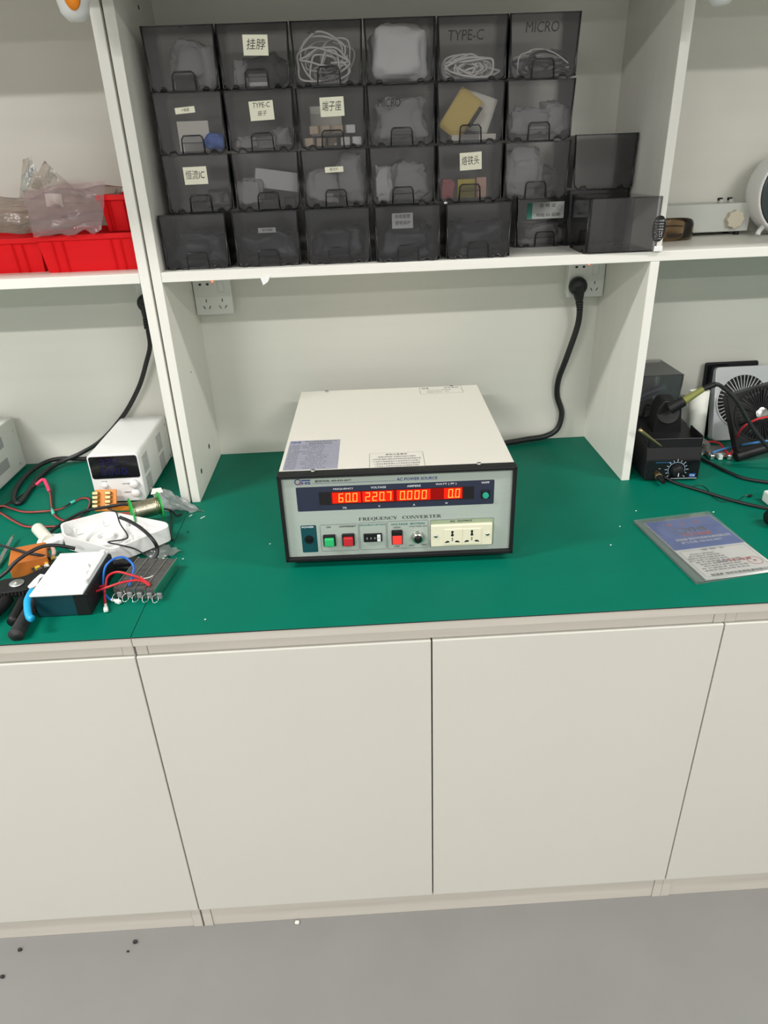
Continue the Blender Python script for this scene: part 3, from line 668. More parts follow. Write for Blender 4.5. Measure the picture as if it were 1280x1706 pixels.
def cables_in(x, y, z, m, seed, label, n=6, r=0.0016, hh=0.07, name='cable_bundle'):
    random.seed(seed); b = MB()
    for k in range(n):
        pts = []; cx, cz = random.uniform(-.016, .016), hh*random.uniform(.25, .6); rx, rz = random.uniform(.018, .050), hh*random.uniform(.10, .46); ph = random.uniform(0, 6.3); yy = random.uniform(0.012, 0.05)
        for j in range(11):
            a = ph+j*(0.55+0.07*k); pts.append((x+max(-.054, min(.054, cx+rx*cos(a)*(1+.15*sin(3*a+k)))), y+yy+0.004*sin(a*1.7), z+max(.0075, min(hh+0.006, cz+rz*sin(a)+.004*sin(a*2.3+k))))) 
        b.tube(pts, r, m, 6, 5)
    return tag(b.build(name), label, 'cable', GC)
def box_in(x, y, z, d, m, label, u=0.0, dy=0.02, rz=0.0, tilt=0.0, name='small_carton', cat='box', up=0.0, bev=0.001):
    ht = abs(d[2]/2*cos(tilt))+abs(d[0]/2*sin(tilt))
    b = MB().box((0, 0, 0), d, m, bev, 1, T(x+u, y+dy+d[1]/2, z+0.005+ht+up) @ RY(tilt) @ RZ(rz)); return tag(b.build(name), label, cat, GC)

YF = 0.553; PIT = 0.1300; X0 = 0.0850                     # upper rows
ROWZ = [SH, SH+0.1002, SH+0.2006, SH+0.3010]
def cx(row, c): return (0.0692, 0.2075, 0.3455, 0.4795, 0.6165)[c] if row == 0 and c < 5 else X0+0.0012*(3-row)*0+PIT*c
L = {}
L[3, 0] = ('unlabelled smoky bin at the left end of the top row, dark block behind its handle', None)
L[3, 1] = ('smoky top-row bin with a square note reading 挂脖 and dark cloth inside', None)
L[3, 2] = ('smoky top-row bin marked DC in pen, tangled white cables inside', None)
L[3, 3] = ('smoky top-row bin without a handle, filled by a white bag', None)
L[3, 4] = ('smoky top-row bin marked TYPE-C in pen, coiled white cables inside', None)
L[3, 5] = ('smoky bin at the right end of the top row, marked MICRO in pen', None)
L[2, 0] = ('smoky second-row bin with a thin label reading Y电容 and something blue inside', None)
L[2, 1] = ('smoky second-row bin with a note reading TYPE-C 座子', None)
L[2, 2] = ('smoky second-row bin with a note reading 端子座 and beige connectors inside', None)
L[2, 3] = ('smoky second-row bin with an unlabelled front and an inscribed clear bag inside', None)
L[2, 4] = ('smoky second-row bin showing yellow and white papers', None)
L[2, 5] = ('smoky bin at the right end of the second row, full of clear bags', None)
L[1, 0] = ('smoky third-row bin with a square note reading 恒流IC', None)
L[1, 1] = ('smoky third-row bin with a tilted long white carton inside', None)
L[1, 2] = ('smoky third-row bin with a small strip label reading 制冷片', None)
L[1, 3] = ('smoky third-row bin without a label, between the 制冷片 and 烙铁头 bins', None)
L[1, 4] = ('smoky third-row bin with a note reading 烙铁头, yellow packets inside', None)
L[1, 5] = ('smoky third-row bin without a label, right of the 烙铁头 bin', None)
L[0, 0] = ('shade-tinted smoky bin at the left end of the bottom row, no label', None)
L[0, 1] = ('shade-tinted smoky bottom-row bin with a small grey strip label, second from left', None)
L[0, 2] = ('shade-tinted smoky bottom-row bin with no label, middle of the five pulled forward', None)
L[0, 3] = ('shade-tinted smoky bottom-row bin with a two-line grey label', None)
L[0, 4] = ('shade-tinted smoky bottom-row bin with no label, next to the pushed-back green-labelled bin', None)
B = {}
random.seed(11)
for (r, c), (l, _) in L.items():
    y = (0.516, 0.516, 0.512, 0.500, 0.503)[c] if r == 0 else YF+random.uniform(-.002, .002)
    hd = (r, c) not in ((3, 3), (3, 4))
    B[r, c] = bin_at(cx(r, c)+(random.uniform(-.0008, .0008) if r else 0), y, ROWZ[r], l, handle=hd)
B['set'] = bin_at(0.7815, 0.640, SH, 'smoky bottom-row bin pushed back, with a green and white label')
B['emp'] = bin_at(0.8890, 0.622, ROWZ[1]+0.0095, 'empty smoky bin standing on others beside the right-hand upright', handle=False)
B['und'] = bin_at(0.8885, 0.636, SH, 'dark smoky bin hidden behind the sideways bin on the shelf', handle=False)
B['rot'] = bin_at(0.8260, 0.5520, SH, 'empty smoky bin turned sideways at the right end of the shelf', handle=False, rz=-pi/2-0.03)
B['und'].scale = (1, 1, 1.09)
for k in range(5): retint(B[0, k], SMOKE_SHADE)
def bx(k): o = B[k]; return o.location.x, o.location.y, o.location.z
# notes
note(B[3, 1], 0.004, 0.066, 0.044, 0.031, ['挂脖'], rot=-0.03)
note(B[2, 0], -0.006, 0.071, 0.036, 0.010, ['Y电容'], rot=0.06)
note(B[2, 1], 0.004, 0.066, 0.044, 0.031, ['TYPE-C', '座子'], rot=0.03)
note(B[2, 2], 0.002, 0.068, 0.044, 0.031, ['端子座'], rot=0.02)
note(B[1, 0], -0.003, 0.064, 0.044, 0.030, ['恒流IC'], rot=0.01)
note(B[1, 2], -0.001, 0.065, 0.035, 0.0095, ['制冷片'], rot=0.02)
note(B[1, 4], 0.001, 0.070, 0.042, 0.030, ['烙铁头'], rot=0.04)
GREYN = mat('grey_label_film', (0.20, 0.20, 0.21), 0.5, grain=0.03)
note(B[0, 1], 0.002, 0.066, 0.034, 0.009, ['单片电阻'], GREYN)
note(B[0, 3], -0.010, 0.074, 0.040, 0.027, ['充电管理', '锂电保护'], GREYN)
m_ = MB(); Xn = FRONT; m_.box((-0.002, 0.072, 0.0003), (0.078, 0.032, 0.0004), mat('pale_label', (0.45, 0.47, 0.46), 0.5, grain=0.02), X=Xn); m_.box((-0.0355, 0.072, 0.0006), (0.011, 0.031, 0.0005), mat('label_green', (0.02, 0.22, 0.15), 0.5, grain=0.02), X=Xn)
m_.text('合 格 证', 0.002, 0.0815, 0.007, PRINTK, Xn, 0.034, n=0.0008).text('检验 01 日期', 0.004, 0.0635, 0.007, PRINTK, Xn, 0.05, n=0.0008); m_.ring(0.004, 0.0047, 0, 0.0002, PRINTG, Xn @ T(0.028, 0.076, 0.0006))
lab(m_.build('paper_label', B['set']), 'green and white printed label')
pen(B[3, 2], 'DC', -0.026, 0.086, 0.012, 0.014); pen(B[3, 4], 'TYPE-C', -0.012, 0.070, 0.016, 0.064); pen(B[3, 5], 'MICRO', -0.005, 0.078, 0.016, 0.060)
pen(B[2, 3], 'MICRO', -0.022, 0.071, 0.013, 0.042)
# contents
x, y, z = bx((3, 0)); bag_in(x+.012, y, z, (.09, .07, .075), POLYC, 1.2, 'limp clear bag in the left end bin of the top row'); box_in(x, y, z, (.038, .03, .022), BLACK, 'black block behind the handle of the left end top-row bin', 0, .016, name='black_block', cat='block')
x, y, z = bx((3, 1)); bag_in(x+.01, y, z, (.085, .09, .05), DKFAB, 2.2, 'dark folded cloth in the 挂脖 bin', name='folded_cloth', cat='cloth'); box_in(x, y, z, (.034, .02, .02), GREYBOX, 'grey block behind the handle of the 挂脖 bin', 0.001, .014, name='grey_block', cat='block'); bag_in(x-.03, y, z, (.03, .03, .04), POLYC, 2.9, 'small clear bag in the corner of the 挂脖 bin', .025)
x, y, z = bx((3, 2)); cables_in(x, y, z, WIREW, 5, 'tangle of white cables in the DC bin', 9, .0018, .080)
x, y, z = bx((3, 3)); bag_in(x, y, z, (.108, .06, .088), mat('milky_white_film', (0.75, 0.76, 0.75), 0.4, grain=0.05), 3.3, 'bulging white bag in the bin without a handle', .045, amp=.2)
x, y, z = bx((3, 4)); cables_in(x, y, z, WIREW, 8, 'flattened coils of white cable in the TYPE-C pen-marked bin', 11, .0020, .046)
x, y, z = bx((3, 5)); cables_in(x, y, z, RUBBER, 21, 'black cables in the MICRO pen-marked bin', 4, .0026, .05); cables_in(x, y, z, WIREW, 33, 'thin pale cables among the black ones in the MICRO bin', 3, .0012, .06)
x, y, z = bx((2, 0)); box_in(x, y, z, (.058, .004, .05), PAPER, 'pale card standing in the Y电容 bin', -.002, .03, name='paper_card', cat='card', bev=0); bag_in(x+.038, y, z, (.04, .04, .028), BLUEC, 4.4, 'heap of blue capacitors in the Y电容 bin', .03, 'capacitor_heap', 'components')
x, y, z = bx((2, 1)); box_in(x, y, z, (.042, .03, .020), GREYBOX, 'grey block behind the handle of the TYPE-C 座子 bin', 0, .016, name='grey_block', cat='block'); bag_in(x-.03, y, z, (.04, .05, .022), POLYC, 5.5, 'small clear bag lying in the TYPE-C 座子 bin', .03); bag_in(x+.035, y, z, (.036, .05, .035), POLYC, 5.9, 'clear bag at the side of the TYPE-C 座子 bin', .05)
x, y, z = bx((2, 2)); random.seed(4)
for k in range(9):
    box_in(x, y, z, (.017, .013, .014), BEIGEC if k < 6 else WHITEP, 'beige or white terminal block in the 端子座 bin', -.045+.0112*k, .012+.004*(k % 3), random.uniform(-.3, .3), 0, 'terminal_block', 'connector', (.020 if k % 2 else 0.0))
box_in(x, y, z, (.06, .004, .05), PAPER, 'pale card leaning at the back of the 端子座 bin', -.012, .06, name='paper_card', cat='card', up=.018, bev=0)
x, y, z = bx((2, 3)); bag_in(x, y, z, (.10, .05, .075), POLYC, 6.1, 'clear zip bag filling the second-row bin without a note', .04)
x, y, z = bx((2, 4))
def sheet(x, y, z, w, h, m, rot, label, name, cat, dy, up):
    b = MB().surf(lambda u, v: Vector(((u-.5)*w, .004*sin(u*3+v*2), (v-.5)*h)), 8, 8, m, T(x, y+dy, z+up) @ RY(rot), thick=.0006); return tag(b.build(name), label, cat, GC)
sheet(x+.014, y, z, .066, .062, PAPER, 0.33, 'white paper sheet behind the yellow one', 'paper_sheet', 'paper', .032, .052)
sheet(x-.016, y, z, .048, .078, YELLOW if False else mat('yellow_paper', (0.72, 0.55, 0.13), 0.6, grain=0.03), 0.62, 'yellow paper tilted across the second-row bin', 'paper_sheet', 'paper', .020, .049)
sheet(x+.010, y, z, .006, .038, BLACKM, 0.62, 'black strip lying against the yellow paper', 'black_strip', 'strip', .012, .043)
box_in(x+.01, y, z, (.085, .05, .010), PAPER, 'flat white packet on the floor of the yellow-paper bin', 0, .02, name='flat_packet', cat='packet')
x, y, z = bx((2, 5)); bag_in(x-.012, y, z, (.08, .06, .05), POLYC, 7.7, 'clear bag at the left of the right end second-row bin', .04); bag_in(x+.034, y, z, (.05, .06, .06), POLYC, 8.3, 'clear bag at the right of the right end second-row bin', .05); bag_in(x+.005, y, z, (.07, .05, .030), BAGGREY, 8.8, 'dark antistatic bag under the clear ones', .075)
x, y, z = bx((1, 0)); bag_in(x+.032, y, z, (.05, .06, .034), BAGGREY, 9.4, 'dark antistatic bag in the 恒流IC bin', .04); box_in(x, y, z, (.04, .03, .014), BLACK, 'black block in the 恒流IC bin', 0, .016, name='black_block', cat='block')
x, y, z = bx((1, 1)); box_in(x, y, z, (.084, .035, .034), mat('grey_white_card', (0.55, 0.57, 0.58), 0.6, grain=0.02), 'long pale carton propped across the third-row bin', .016, .03, 0, .15, up=.022); bag_in(x-.036, y, z, (.045, .05, .05), POLYC, 10.2, 'clear bag beside the propped carton', .03); box_in(x+.028, y, z, (.022, .02, .014), BLACKM, 'small black part under the propped carton', 0.012, .012, name='black_part', cat='component')
x, y, z = bx((1, 2)); bag_in(x-.024, y, z, (.058, .05, .062), POLYC, 11.1, 'clear bag at the left in the 制冷片 bin', .03); bag_in(x+.030, y, z, (.055, .05, .085), POLYC, 11.8, 'taller clear bag at the right in the 制冷片 bin', .045)
x, y, z = bx((1, 3)); bag_in(x-.036, y, z, (.036, .05, .06), mat('milky_roll', (0.5, 0.5, 0.5), 0.5, grain=0.1), 12.3, 'milky rolled bag in the bin left of 烙铁头', .03); bag_in(x+.015, y, z, (.075, .05, .065), POLYC, 12.9, 'clear bag in the bin left of 烙铁头', .05)
x, y, z = bx((1, 4)); box_in(x, y, z, (.034, .012, .034), mat('yellow_packet', (0.55, 0.45, 0.05), 0.5, grain=0.1), 'yellow packet behind the handle of the 烙铁头 bin', -.004, .016, name='yellow_packet', cat='packet'); box_in(x, y, z, (.020, .012, .036), mat('peach_packet', (0.62, 0.38, 0.28), 0.5, grain=0.1), 'peach packet beside the yellow one in the 烙铁头 bin', .026, .02, name='peach_packet', cat='packet'); bag_in(x-.042, y, z, (.026, .03, .035), mat('dull_red_packet', (0.35, 0.08, 0.08), 0.5, grain=0.2), 13.4, 'small red packet in the corner of the 烙铁头 bin', .02, 'red_packet', 'packet')
x, y, z = bx((1, 5)); bag_in(x-.02, y, z, (.07, .05, .085), POLYC, 14.2, 'tall clear bag in the bin right of 烙铁头', .04); bag_in(x+.03, y, z, (.05, .05, .05), BAGGREY, 14.9, 'dark bag in the bin right of 烙铁头', .07)
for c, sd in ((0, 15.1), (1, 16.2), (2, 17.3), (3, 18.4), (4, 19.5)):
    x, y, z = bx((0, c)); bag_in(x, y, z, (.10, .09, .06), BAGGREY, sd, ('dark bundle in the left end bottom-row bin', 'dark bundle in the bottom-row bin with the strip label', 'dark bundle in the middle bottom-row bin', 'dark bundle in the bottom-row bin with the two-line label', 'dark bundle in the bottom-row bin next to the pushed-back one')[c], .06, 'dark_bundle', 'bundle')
x, y, z = bx('set'); bag_in(x, y, z, (.09, .07, .04), POLYC, 20.2, 'clear bag in the pushed-back green-labelled bin', .05)
tag(MB().box((0.553, 0.512, SH+BH+0.0022), (0.006, 0.006, 0.0035), WHITEP, 0.0008, 1).build('plastic_scrap'), 'tiny white scrap on top of a bottom-row bin', 'scrap')

# ------------------------------------------------------------------ left shelf: red bins and bags
def red_bin(label, x0, x1, y0, y1, z0, h, rz=0.0):
    t = thing('parts_bin', label, 'parts bin', ((x0+x1)/2, y0, z0), rz, 'red parts bins on the shelf')
    w, d, tw = (x1-x0)/2, y1-y0, 0.006
    m = MB()
    def wall(a, b, c, e):  # quad prism between bottom a,b and top c,e
        pass
    P = [(-w, 0.004), (w, 0.004), (w, d), (-w, d)]; Q = [(-w-tw, -0.004), (w+tw, -0.004), (w+tw, d+tw), (-w-tw, d+tw)]
    b = bmesh.new(); k = 0.0025
    ob = [b.verts.new((*p, 0)) for p in P]; ot = [b.verts.new((*q, h)) for q in Q]
    it = [b.verts.new((q[0]-math.copysign(k, q[0]), q[1]+(k if q[1] < d/2 else -k), h)) for q in Q]; ib = [b.verts.new((p[0]-math.copysign(k, p[0]), p[1]+(k if p[1] < d/2 else -k), k)) for p in P]
    b.faces.new(ob[::-1]); b.faces.new(ib)
    for i in range(4):
        j = (i+1) % 4; b.faces.new((ob[i], ob[j], ot[j], ot[i])); b.faces.new((ot[i], ot[j], it[j], it[i])); b.faces.new((it[i], it[j], ib[j], ib[i]))
    m.add(b, REDPL)
    for u in (-0.76, -0.54, 0.50, 0.70):
        m.box((w*u, -0.0012, h*0.45), (0.0022, 0.0035, h*0.88), REDPL, 0.0008, 1, RX(0.11))
    m.build('body', t)
    MB().box2((-w-tw-0.004, -0.0095, h-0.006), (w+tw+0.004, -0.0015, h+0.004), REDPL, 0.0015, 2).box2((-w-tw-0.004, d+0.003, h-0.006), (w+tw+0.004, d+0.009, h+0.004), REDPL, 0.0015, 2).box2((-w-tw-0.004, -0.0015, h-0.006), (-w-tw+0.001, d+0.003, h+0.004), REDPL, 0.0015, 2).box2((w+tw-0.001, -0.0015, h-0.006), (w+tw+0.004, d+0.003, h+0.004), REDPL, 0.0015, 2).build('rim', t)
    return t
red_bin('red ribbed parts bin next to the upright, under the clear bag', -0.238, -0.056, 0.556, 0.755, SH, 0.066)
red_bin('red ribbed parts bin cut off by the left picture edge', -0.450, -0.255, 0.578, 0.755, SH, 0.062)
red_bin('narrow red parts bin stacked on top, against the upright', -0.112, -0.058, 0.585, 0.750, SH+0.0705, 0.062)
def sheetbag(poly, m, bulge, seed, amp, nx=22, ny=16):
    """crumpled two-sided bag hung between four corner points, kept in local space"""
    A, B_, C, D = [Vector(p) for p in poly]; b = MB()
    for sgn in (1, -1):
        def fn(u, v):
            p = (A*(1-u)+B_*u)*(1-v)+(D*(1-u)+C*u)*v
            k = sin(pi*u)**0.6*sin(pi*v)**0.6
            q = Vector((u*4+seed, v*4, seed))
            wob = noise.noise(q)+0.6*abs(noise.noise(q*2.3))
            e = noise.noise(Vector((u*5, v*5, seed+9)))*0.006
            return p+Vector((e, -sgn*(bulge*k*(1+0.3*wob))-amp*wob*(0.3+0.7*k), e+amp*0.5*noise.noise(q*1.7)))
        b.surf(fn, nx, ny, m)
    return b
b = sheetbag([at(36, 316, y=.585), at(176, 300, y=.590), at(170, 384, y=.530), at(56, 394, y=.532)], POLYP, 0.014, 2.0, 0.010)
b.quad([(0.0, 0.0), (0.032, 0.0), (0.032, 0.024), (0.0, 0.024)], PAPER, T(*at(78, 345, y=.575)) @ FRONT @ RZ(-.05))
tag(b.build('plastic_bag'), 'clear pinkish plastic bag with a white slip, slumped over the red bin', 'bag')
b = sheetbag([at(-40, 330, y=.66), at(205, 308, y=.66), at(190, 372, y=.63), at(-40, 392, y=.62)], POLYB, 0.03, 5.0, 0.015)
b.surf(lambda u, v: at(38+u*14+v*(30*u-6), 266+64*v-6*u, y=.655+.01*sin(u*3+v*4)), 6, 10, POLYB)
b.surf(lambda u, v: at(74+u*(20+75*v)-v*24, 267+46*v+u*20, y=.66+.012*sin(u*5+v*3)), 8, 10, POLYB)
tag(b.build('plastic_bag'), 'brownish thin plastic bag behind the clear one, handles sticking up', 'bag')
def pendant(label, p, orange):
    t = thing('hanging_fitting', label, 'fitting', p, 0, None)
    m = MB().lathe([(0.0, -0.062), (0.012, -0.060), (0.021, -0.050), (0.025, -0.030), (0.025, 0.03), (0.023, 0.06), (0.012, 0.09), (0.006, 0.10), (0.004, ZT-p[2]-0.0005), (0.0, ZT-p[2]-0.0005)], WHITEP, None, 32); m.build('body', t)
    if orange: lab(MB().lathe([(0, 0.003), (0.010, 0.0025), (0.0155, 0.0), (0.0155, -0.006)], ORANGEB, T(0.006, -0.0235, -0.010) @ FRONT @ Matrix.Scale(2.6, 4, (0, 1, 0)), 28).build('orange_inset', t), 'bright orange oval inset')
    t.rotation_euler = (0, 0, 0)
pendant('white rounded fitting with an orange oval, hanging above the red bins', (-0.0360, 0.40, 1.7120), True)
pendant('pale rounded fitting tip hanging above the grey knob box', (0.9755, 0.40, 1.704), False)

# ------------------------------------------------------------------ right shelf
t = thing('control_box', 'pale grey enclosure with a large beige knob on the right-hand shelf', 'instrument', (1.048, 0.705, SH), 0.0)
MB().box2((0, 0, 0.008), (0.208, 0.066, 0.066), GREYBOX, 0.002, 2).build('enclosure', t)
m = MB()
prof = [(0.0180+0.0016*cos(8*a*pi/32), a) for a in range(64)]
MB().prism([((0.018+0.0014*cos(8*2*pi*k/64))*cos(2*pi*k/64), (0.018+0.0014*cos(8*2*pi*k/64))*sin(2*pi*k/64)) for k in range(64)], 0.014, BEIGEK, T(0.170, 0, 0.034) @ FRONT, 0.001).build('knob', t)
for u in (0.150, 0.172): MB().box((u, 0.030, 0.070), (0.011, 0.012, 0.008), STEEL, 0.001, 1).box((u-.003, 0.0275, 0.0735), (0.010, 0.006, 0.006), BLACK, 0.0008, 1).build('terminal_clip', t)
for u, v in ((0.02, 0.01), (0.188, 0.01), (0.02, 0.056), (0.188, 0.056)): MB().cyl((u, v, 0), (u, v, 0.009), 0.006, BLACK, n=16).build('rubber_foot', t)
pc = at(1334, 318, y=.655)
t = thing('round_device', 'white round device with a dark disc face on legs, cut by the right picture edge', 'device', (pc.x, 0.655, SH))
h = pc.z-SH; K = T(0, 0, h) @ FRONT
MB().lathe([(0.0, -0.078), (0.070, -0.076), (0.084, -0.066), (0.088, -0.05), (0.0885, -0.004), (0.087, 0.0), (0.0845, 0.0008), (0.083, -0.004)], WHITEP, K, 48).build('shell', t)
MB().lathe([(0.0834, -0.004), (0.076, -0.0025), (0, -0.0025)], DISCG, K, 48).ring(0.038, 0.041, -0.0025, -0.0015, BLACK, K).build('disc_face', t)
for s in (-1, 1): MB().tube([(s*0.050, 0.03, h-0.066), (s*0.060, 0.014, h-0.072), (s*0.076, -0.006, 0.012), (s*0.080, -0.010, 0.0055)], 0.0052, WHITEP, 10, 4).build('leg', t)
t = thing('safety_visor', 'smoky amber curved visor lying on the shelf beside the upright', 'visor', (1.045, 0.64, SH))
vb = MB().surf(lambda u, v: Vector((0.068*sin(R(-75+150*u)), -0.045*cos(R(-75+150*u))+0.03, 0.002+(0.046-0.020*abs(2*u-1)**3)*v)), 24, 6, AMBER, thick=0.0016); vb.build('lens', t)
MB().tube([(-0.058, 0.022, 0.024), (-0.03, -0.004, 0.030), (0.01, -0.010, 0.032), (0.052, 0.02, 0.026)], 0.0014, BLACK, 6, 4).box((-0.02, 0.022, 0.018), (0.05, 0.02, 0.035), WHITEP, 0.003, 2).build('frame', t)
o = crumple((1.028, 0.685, SH+0.020), (0.05, 0.03, 0.034), WHITEP, 6.6, 0.5, 20, 12).build('crumpled_tissue'); clampz(o, SH+0.0005, SH+0.1)
tag(o, 'crumpled white tissue behind the amber visor', 'tissue')
b = MB(); lx, lz = 0.9640, 1.3065
ov = [(0.0125*math.copysign(abs(cos(a))**0.75, cos(a)), 0.0235*math.copysign(abs(sin(a))**0.85, sin(a))) for a in [2*pi*k/40 for k in range(40)]]
Xo = T(lx, PY-0.0006, lz) @ FRONT; b.prism(ov, 0.001, BLACK, Xo, 0.0002)
for i, s in enumerate(('Model:USB', 'Parameter', 'DC 5V/1A', '2.5W/H/24h')): b.text(s, 0, 0.0145-i*0.0052, 0.0032, PRINTW, Xo, 0.017, n=0.0014)
b.text('FC T E', 0, -0.0068, 0.0045, PRINTW, Xo, 0.016, n=0.0014).outline([(-.007, -.0145), (-.001, -.0145), (-.004, -.0095)], 0.0008, PRINTW, Xo, 0.0014).outline(rrect(.002, -.0142, .007, -.0098, .001), 0.0006, PRINTW, Xo, 0.0014).text('MADE IN CHINA', 0, -0.0178, 0.0022, PRINTW, Xo, 0.013, n=0.0014)
tag(b.build('oval_tag'), 'black oval tag with white print stuck on the upright edge above the shelf', 'tag')
tag(MB().box((0.9660, PY-0.004, SH+0.0055), (0.017, 0.006, 0.010), WHITEP, 0.001, 2).build('tape_wad'), 'small white wad of tape below the black oval tag', 'tape')
tag(MB().tube([(0.9765, 0.55, SH+0.028), (0.985, 0.560, SH+0.050), (0.984, 0.566, SH+0.070), (0.978, 0.568, SH+0.082), (0.982, 0.566, SH+0.086)], 0.0009, RUBBER, 6, 5).build('thin_string'), 'thin dark cord curling up behind the black oval tag', 'cord')

# ------------------------------------------------------------------ left bench: power supplies
t = thing('power_supply', 'white bench power supply with a dim blue display and side vents', 'power supply', (-0.2345, 0.507, ZC), 0)
W, D, H = 0.112, 0.250, 0.119
m = MB().prism(rrect(0.0035, H*0.525, W-0.0035, H-0.004, 0.005), 0.001, GLOSSK, T(0, 0, 0) @ FRONT)
X = T(0, -0.001, 0) @ FRONT
for i, ch in enumerate('222'): seg_digit(m, ch, 0.026+i*0.015, 0.094, 0.010, 0.015, 0.002, BLUEDIG, X)
for i, ch in enumerate('0000'): seg_digit(m, ch, 0.026+i*0.015, 0.072, 0.010, 0.015, 0.002, BLUEDIG, X)
m.text('V', 0.083, 0.099, 0.006, BLUEDIG, X).text('A', 0.083, 0.077, 0.006, BLUEDIG, X)
lab(m.build('display', t), 'glossy black display with dim blue digits')
X = FRONT
m = MB().text('POWER', 0.027, 0.0555, 0.0024, PRINTK, T(0, -0.0002, 0) @ X, 0.013).text('VOLTAGE', 0.073, 0.048, 0.0026, PRINTK, T(0, -0.0002, 0) @ X, 0.017, .02).text('CURRENT', 0.073, 0.027, 0.0026, PRINTK, T(0, -0.0002, 0) @ X, 0.017, .02)
lab(m.build('lettering', t), 'small black lettering')
MB().lathe([(0.0065, 0), (0.0065, 0.003), (0.0055, 0.0045), (0, 0.005)], WHITEP, T(0.027, 0, 0.046) @ X, 24).build('power_button', t)
for v in (0.048, 0.027): MB().lathe([(0.0095, 0), (0.009, 0.010), (0.0075, 0.012), (0, 0.0125)], WHITEP, T(0.093, 0, v) @ X, 28).build('knob', t)
m = MB().prism(rrect(0, 0.005, W, H, 0.008), D, WHITEP, T(0, D, 0) @ FRONT, 0.0012)
for y0, z0, nr, ln in ((0.022, 0.062, 9, 0.040), (0.022, 0.012, 9, 0.040), (0.145, 0.062, 9, 0.040), (0.145, 0.012, 9, 0.040)):
    for r in range(nr): m.box((W+0.0002, y0+ln/2, z0+r*0.0046), (0.0006, ln, 0.0014), PRINTG)
for y0, z0 in ((0.235, 0.10), (0.235, 0.018)): m.cyl((W, y0, z0), (W+0.001, y0, z0), 0.003, STEEL, n=12)
m.build('case', t)
for u, v in ((0.015, 0.02), (W-0.015, 0.02), (0.015, D-0.02), (W-0.015, D-0.02)): MB().cyl((u, v, 0), (u, v, 0.0065), 0.006, BLACKM, n=14).build('rubber_foot', t)

t = thing('bench_power_supply', 'pale grey bench instrument with side vents, cut by the left picture edge', 'instrument', (-0.494, 0.43, ZC))
m = MB().box2((-0.24, 0, 0.006), (0, 0.325, 0.137), GREYBOX, 0.003, 2)
for y0, z0 in ((0.165, 0.088), (0.165, 0.035), (0.06, 0.088), (0.06, 0.035)):
    for k in range(15): m.box((0.0003, y0+k*0.0055, z0+0.012), (0.0006, 0.0022, 0.026), PRINTG)
for y0, z0 in ((0.305, 0.105), (0.295, 0.022)): m.cyl((0, y0, z0), (0.001, y0, z0), 0.003, STEEL, n=12)
m.build('enclosure', t)
for u, v in ((-0.02, 0.02), (-0.22, 0.02), (-0.02, 0.305), (-0.22, 0.305)): MB().cyl((u, v, 0), (u, v, 0.007), 0.008, BLACKM, n=14).build('rubber_foot', t)

# ------------------------------------------------------------------ left bench clutter
def P3(lst): return [at(a, b, z=ZC+c) for a, b, c in lst]
# red and black twin lead
pts = P3([(-20, 858, .003), (0, 846, .003), (25, 832, .004), (48, 817, .006), (62, 806, .010), (72, 799, .018), (79, 808, .014), (84, 826, .006), (86, 845, .004), (90, 858, .004), (104, 867, .004), (122, 866, .004), (140, 856, .004), (149, 842, .004), (148, 832, .004), (138, 830, .004), (122, 836, .004), (100, 848, .004), (72, 852, .007), (40, 853, .004), (18, 847, .004), (4, 843, .007), (-8, 848, .007), (6, 858, .007), (24, 869, .004), (42, 877, .004), (62, 878, .004), (98, 877, .004)])
t = thing('twin_lead', 'red and black twin lead looping over the mat beside the white power supply', 'wire', (0, 0, 0))
off = Vector((0.0012, 0.0026, 0.0003))
MB().tube(pts, 0.0019, WIRED, 8, 6).build('red_conductor', t)
MB().tube([p+off for p in pts], 0.0019, RUBBER, 8, 6).build('black_conductor', t)
lab(MB().tube(P3([(60, 808, .0105), (72, 799, .019), (78, 808, .0145), (82, 818, .010)]), 0.0042, PINK, 10, 5).build('shrink_sleeve', t), 'pink shrink sleeve')
lab(MB().tube(P3([(86.5, 849, .005), (89, 856, .005)]), 0.0035, CYAN, 10, 3).build('marker_sleeve', t), 'turquoise marker sleeve')
lab(MB().tube(P3([(125, 834.5, .005), (118, 838, .005)]), 0.0030, CYAN, 10, 3).build('marker_sleeve', t), 'turquoise marker sleeve')
# ceramic cylinder
a, c = at(66, 884, z=ZC+.013), at(80, 899, z=ZC+.013)
t = tag(MB().cyl(a-(c-a)*0.25, c+(c-a)*0.05, 0.0125, CERAM, n=32, bev=0.002).build('ceramic_cylinder'), 'off-white cylinder lying on the mat by the white plastic shell', 'cylinder')
# orange terminal board
o_ = at(157, 848, z=ZC+.01)
t = thing('terminal_board', 'orange terminal board with brass blocks in front of the white power supply', 'circuit board', (-0.205, 0.470, ZC), -0.05)
MB().box((0, 0, 0.024), (0.048, 0.004, 0.048), ORANGE, 0.001, 1, RX(-0.55) @ T(0, 0, 0)).box((0.045, 0.008, 0.006), (0.05, 0.02, 0.011), ORANGE, 0.0008, 1).build('board', t)
for u in (-0.020, 0.008):
    for k in range(4): MB().box((u, -0.006, 0.011+k*0.0095), (0.013, 0.010, 0.0075), BRASS, 0.001, 1, RX(-0.55)).build('brass_terminal', t)
tag(MB().box2((-0.20, 0.424, ZC), (-0.13, 0.437, ZC+0.012), mat('red_board', (0.35, 0.04, 0.03), 0.5, grain=0.2), 0.001, 1).box2((-0.195, 0.421, ZC+0.002), (-0.178, 0.424, ZC+0.012), WHITEP, 0.0008, 1).build('red_board'), 'small red circuit board behind the white plastic shell', 'circuit board')
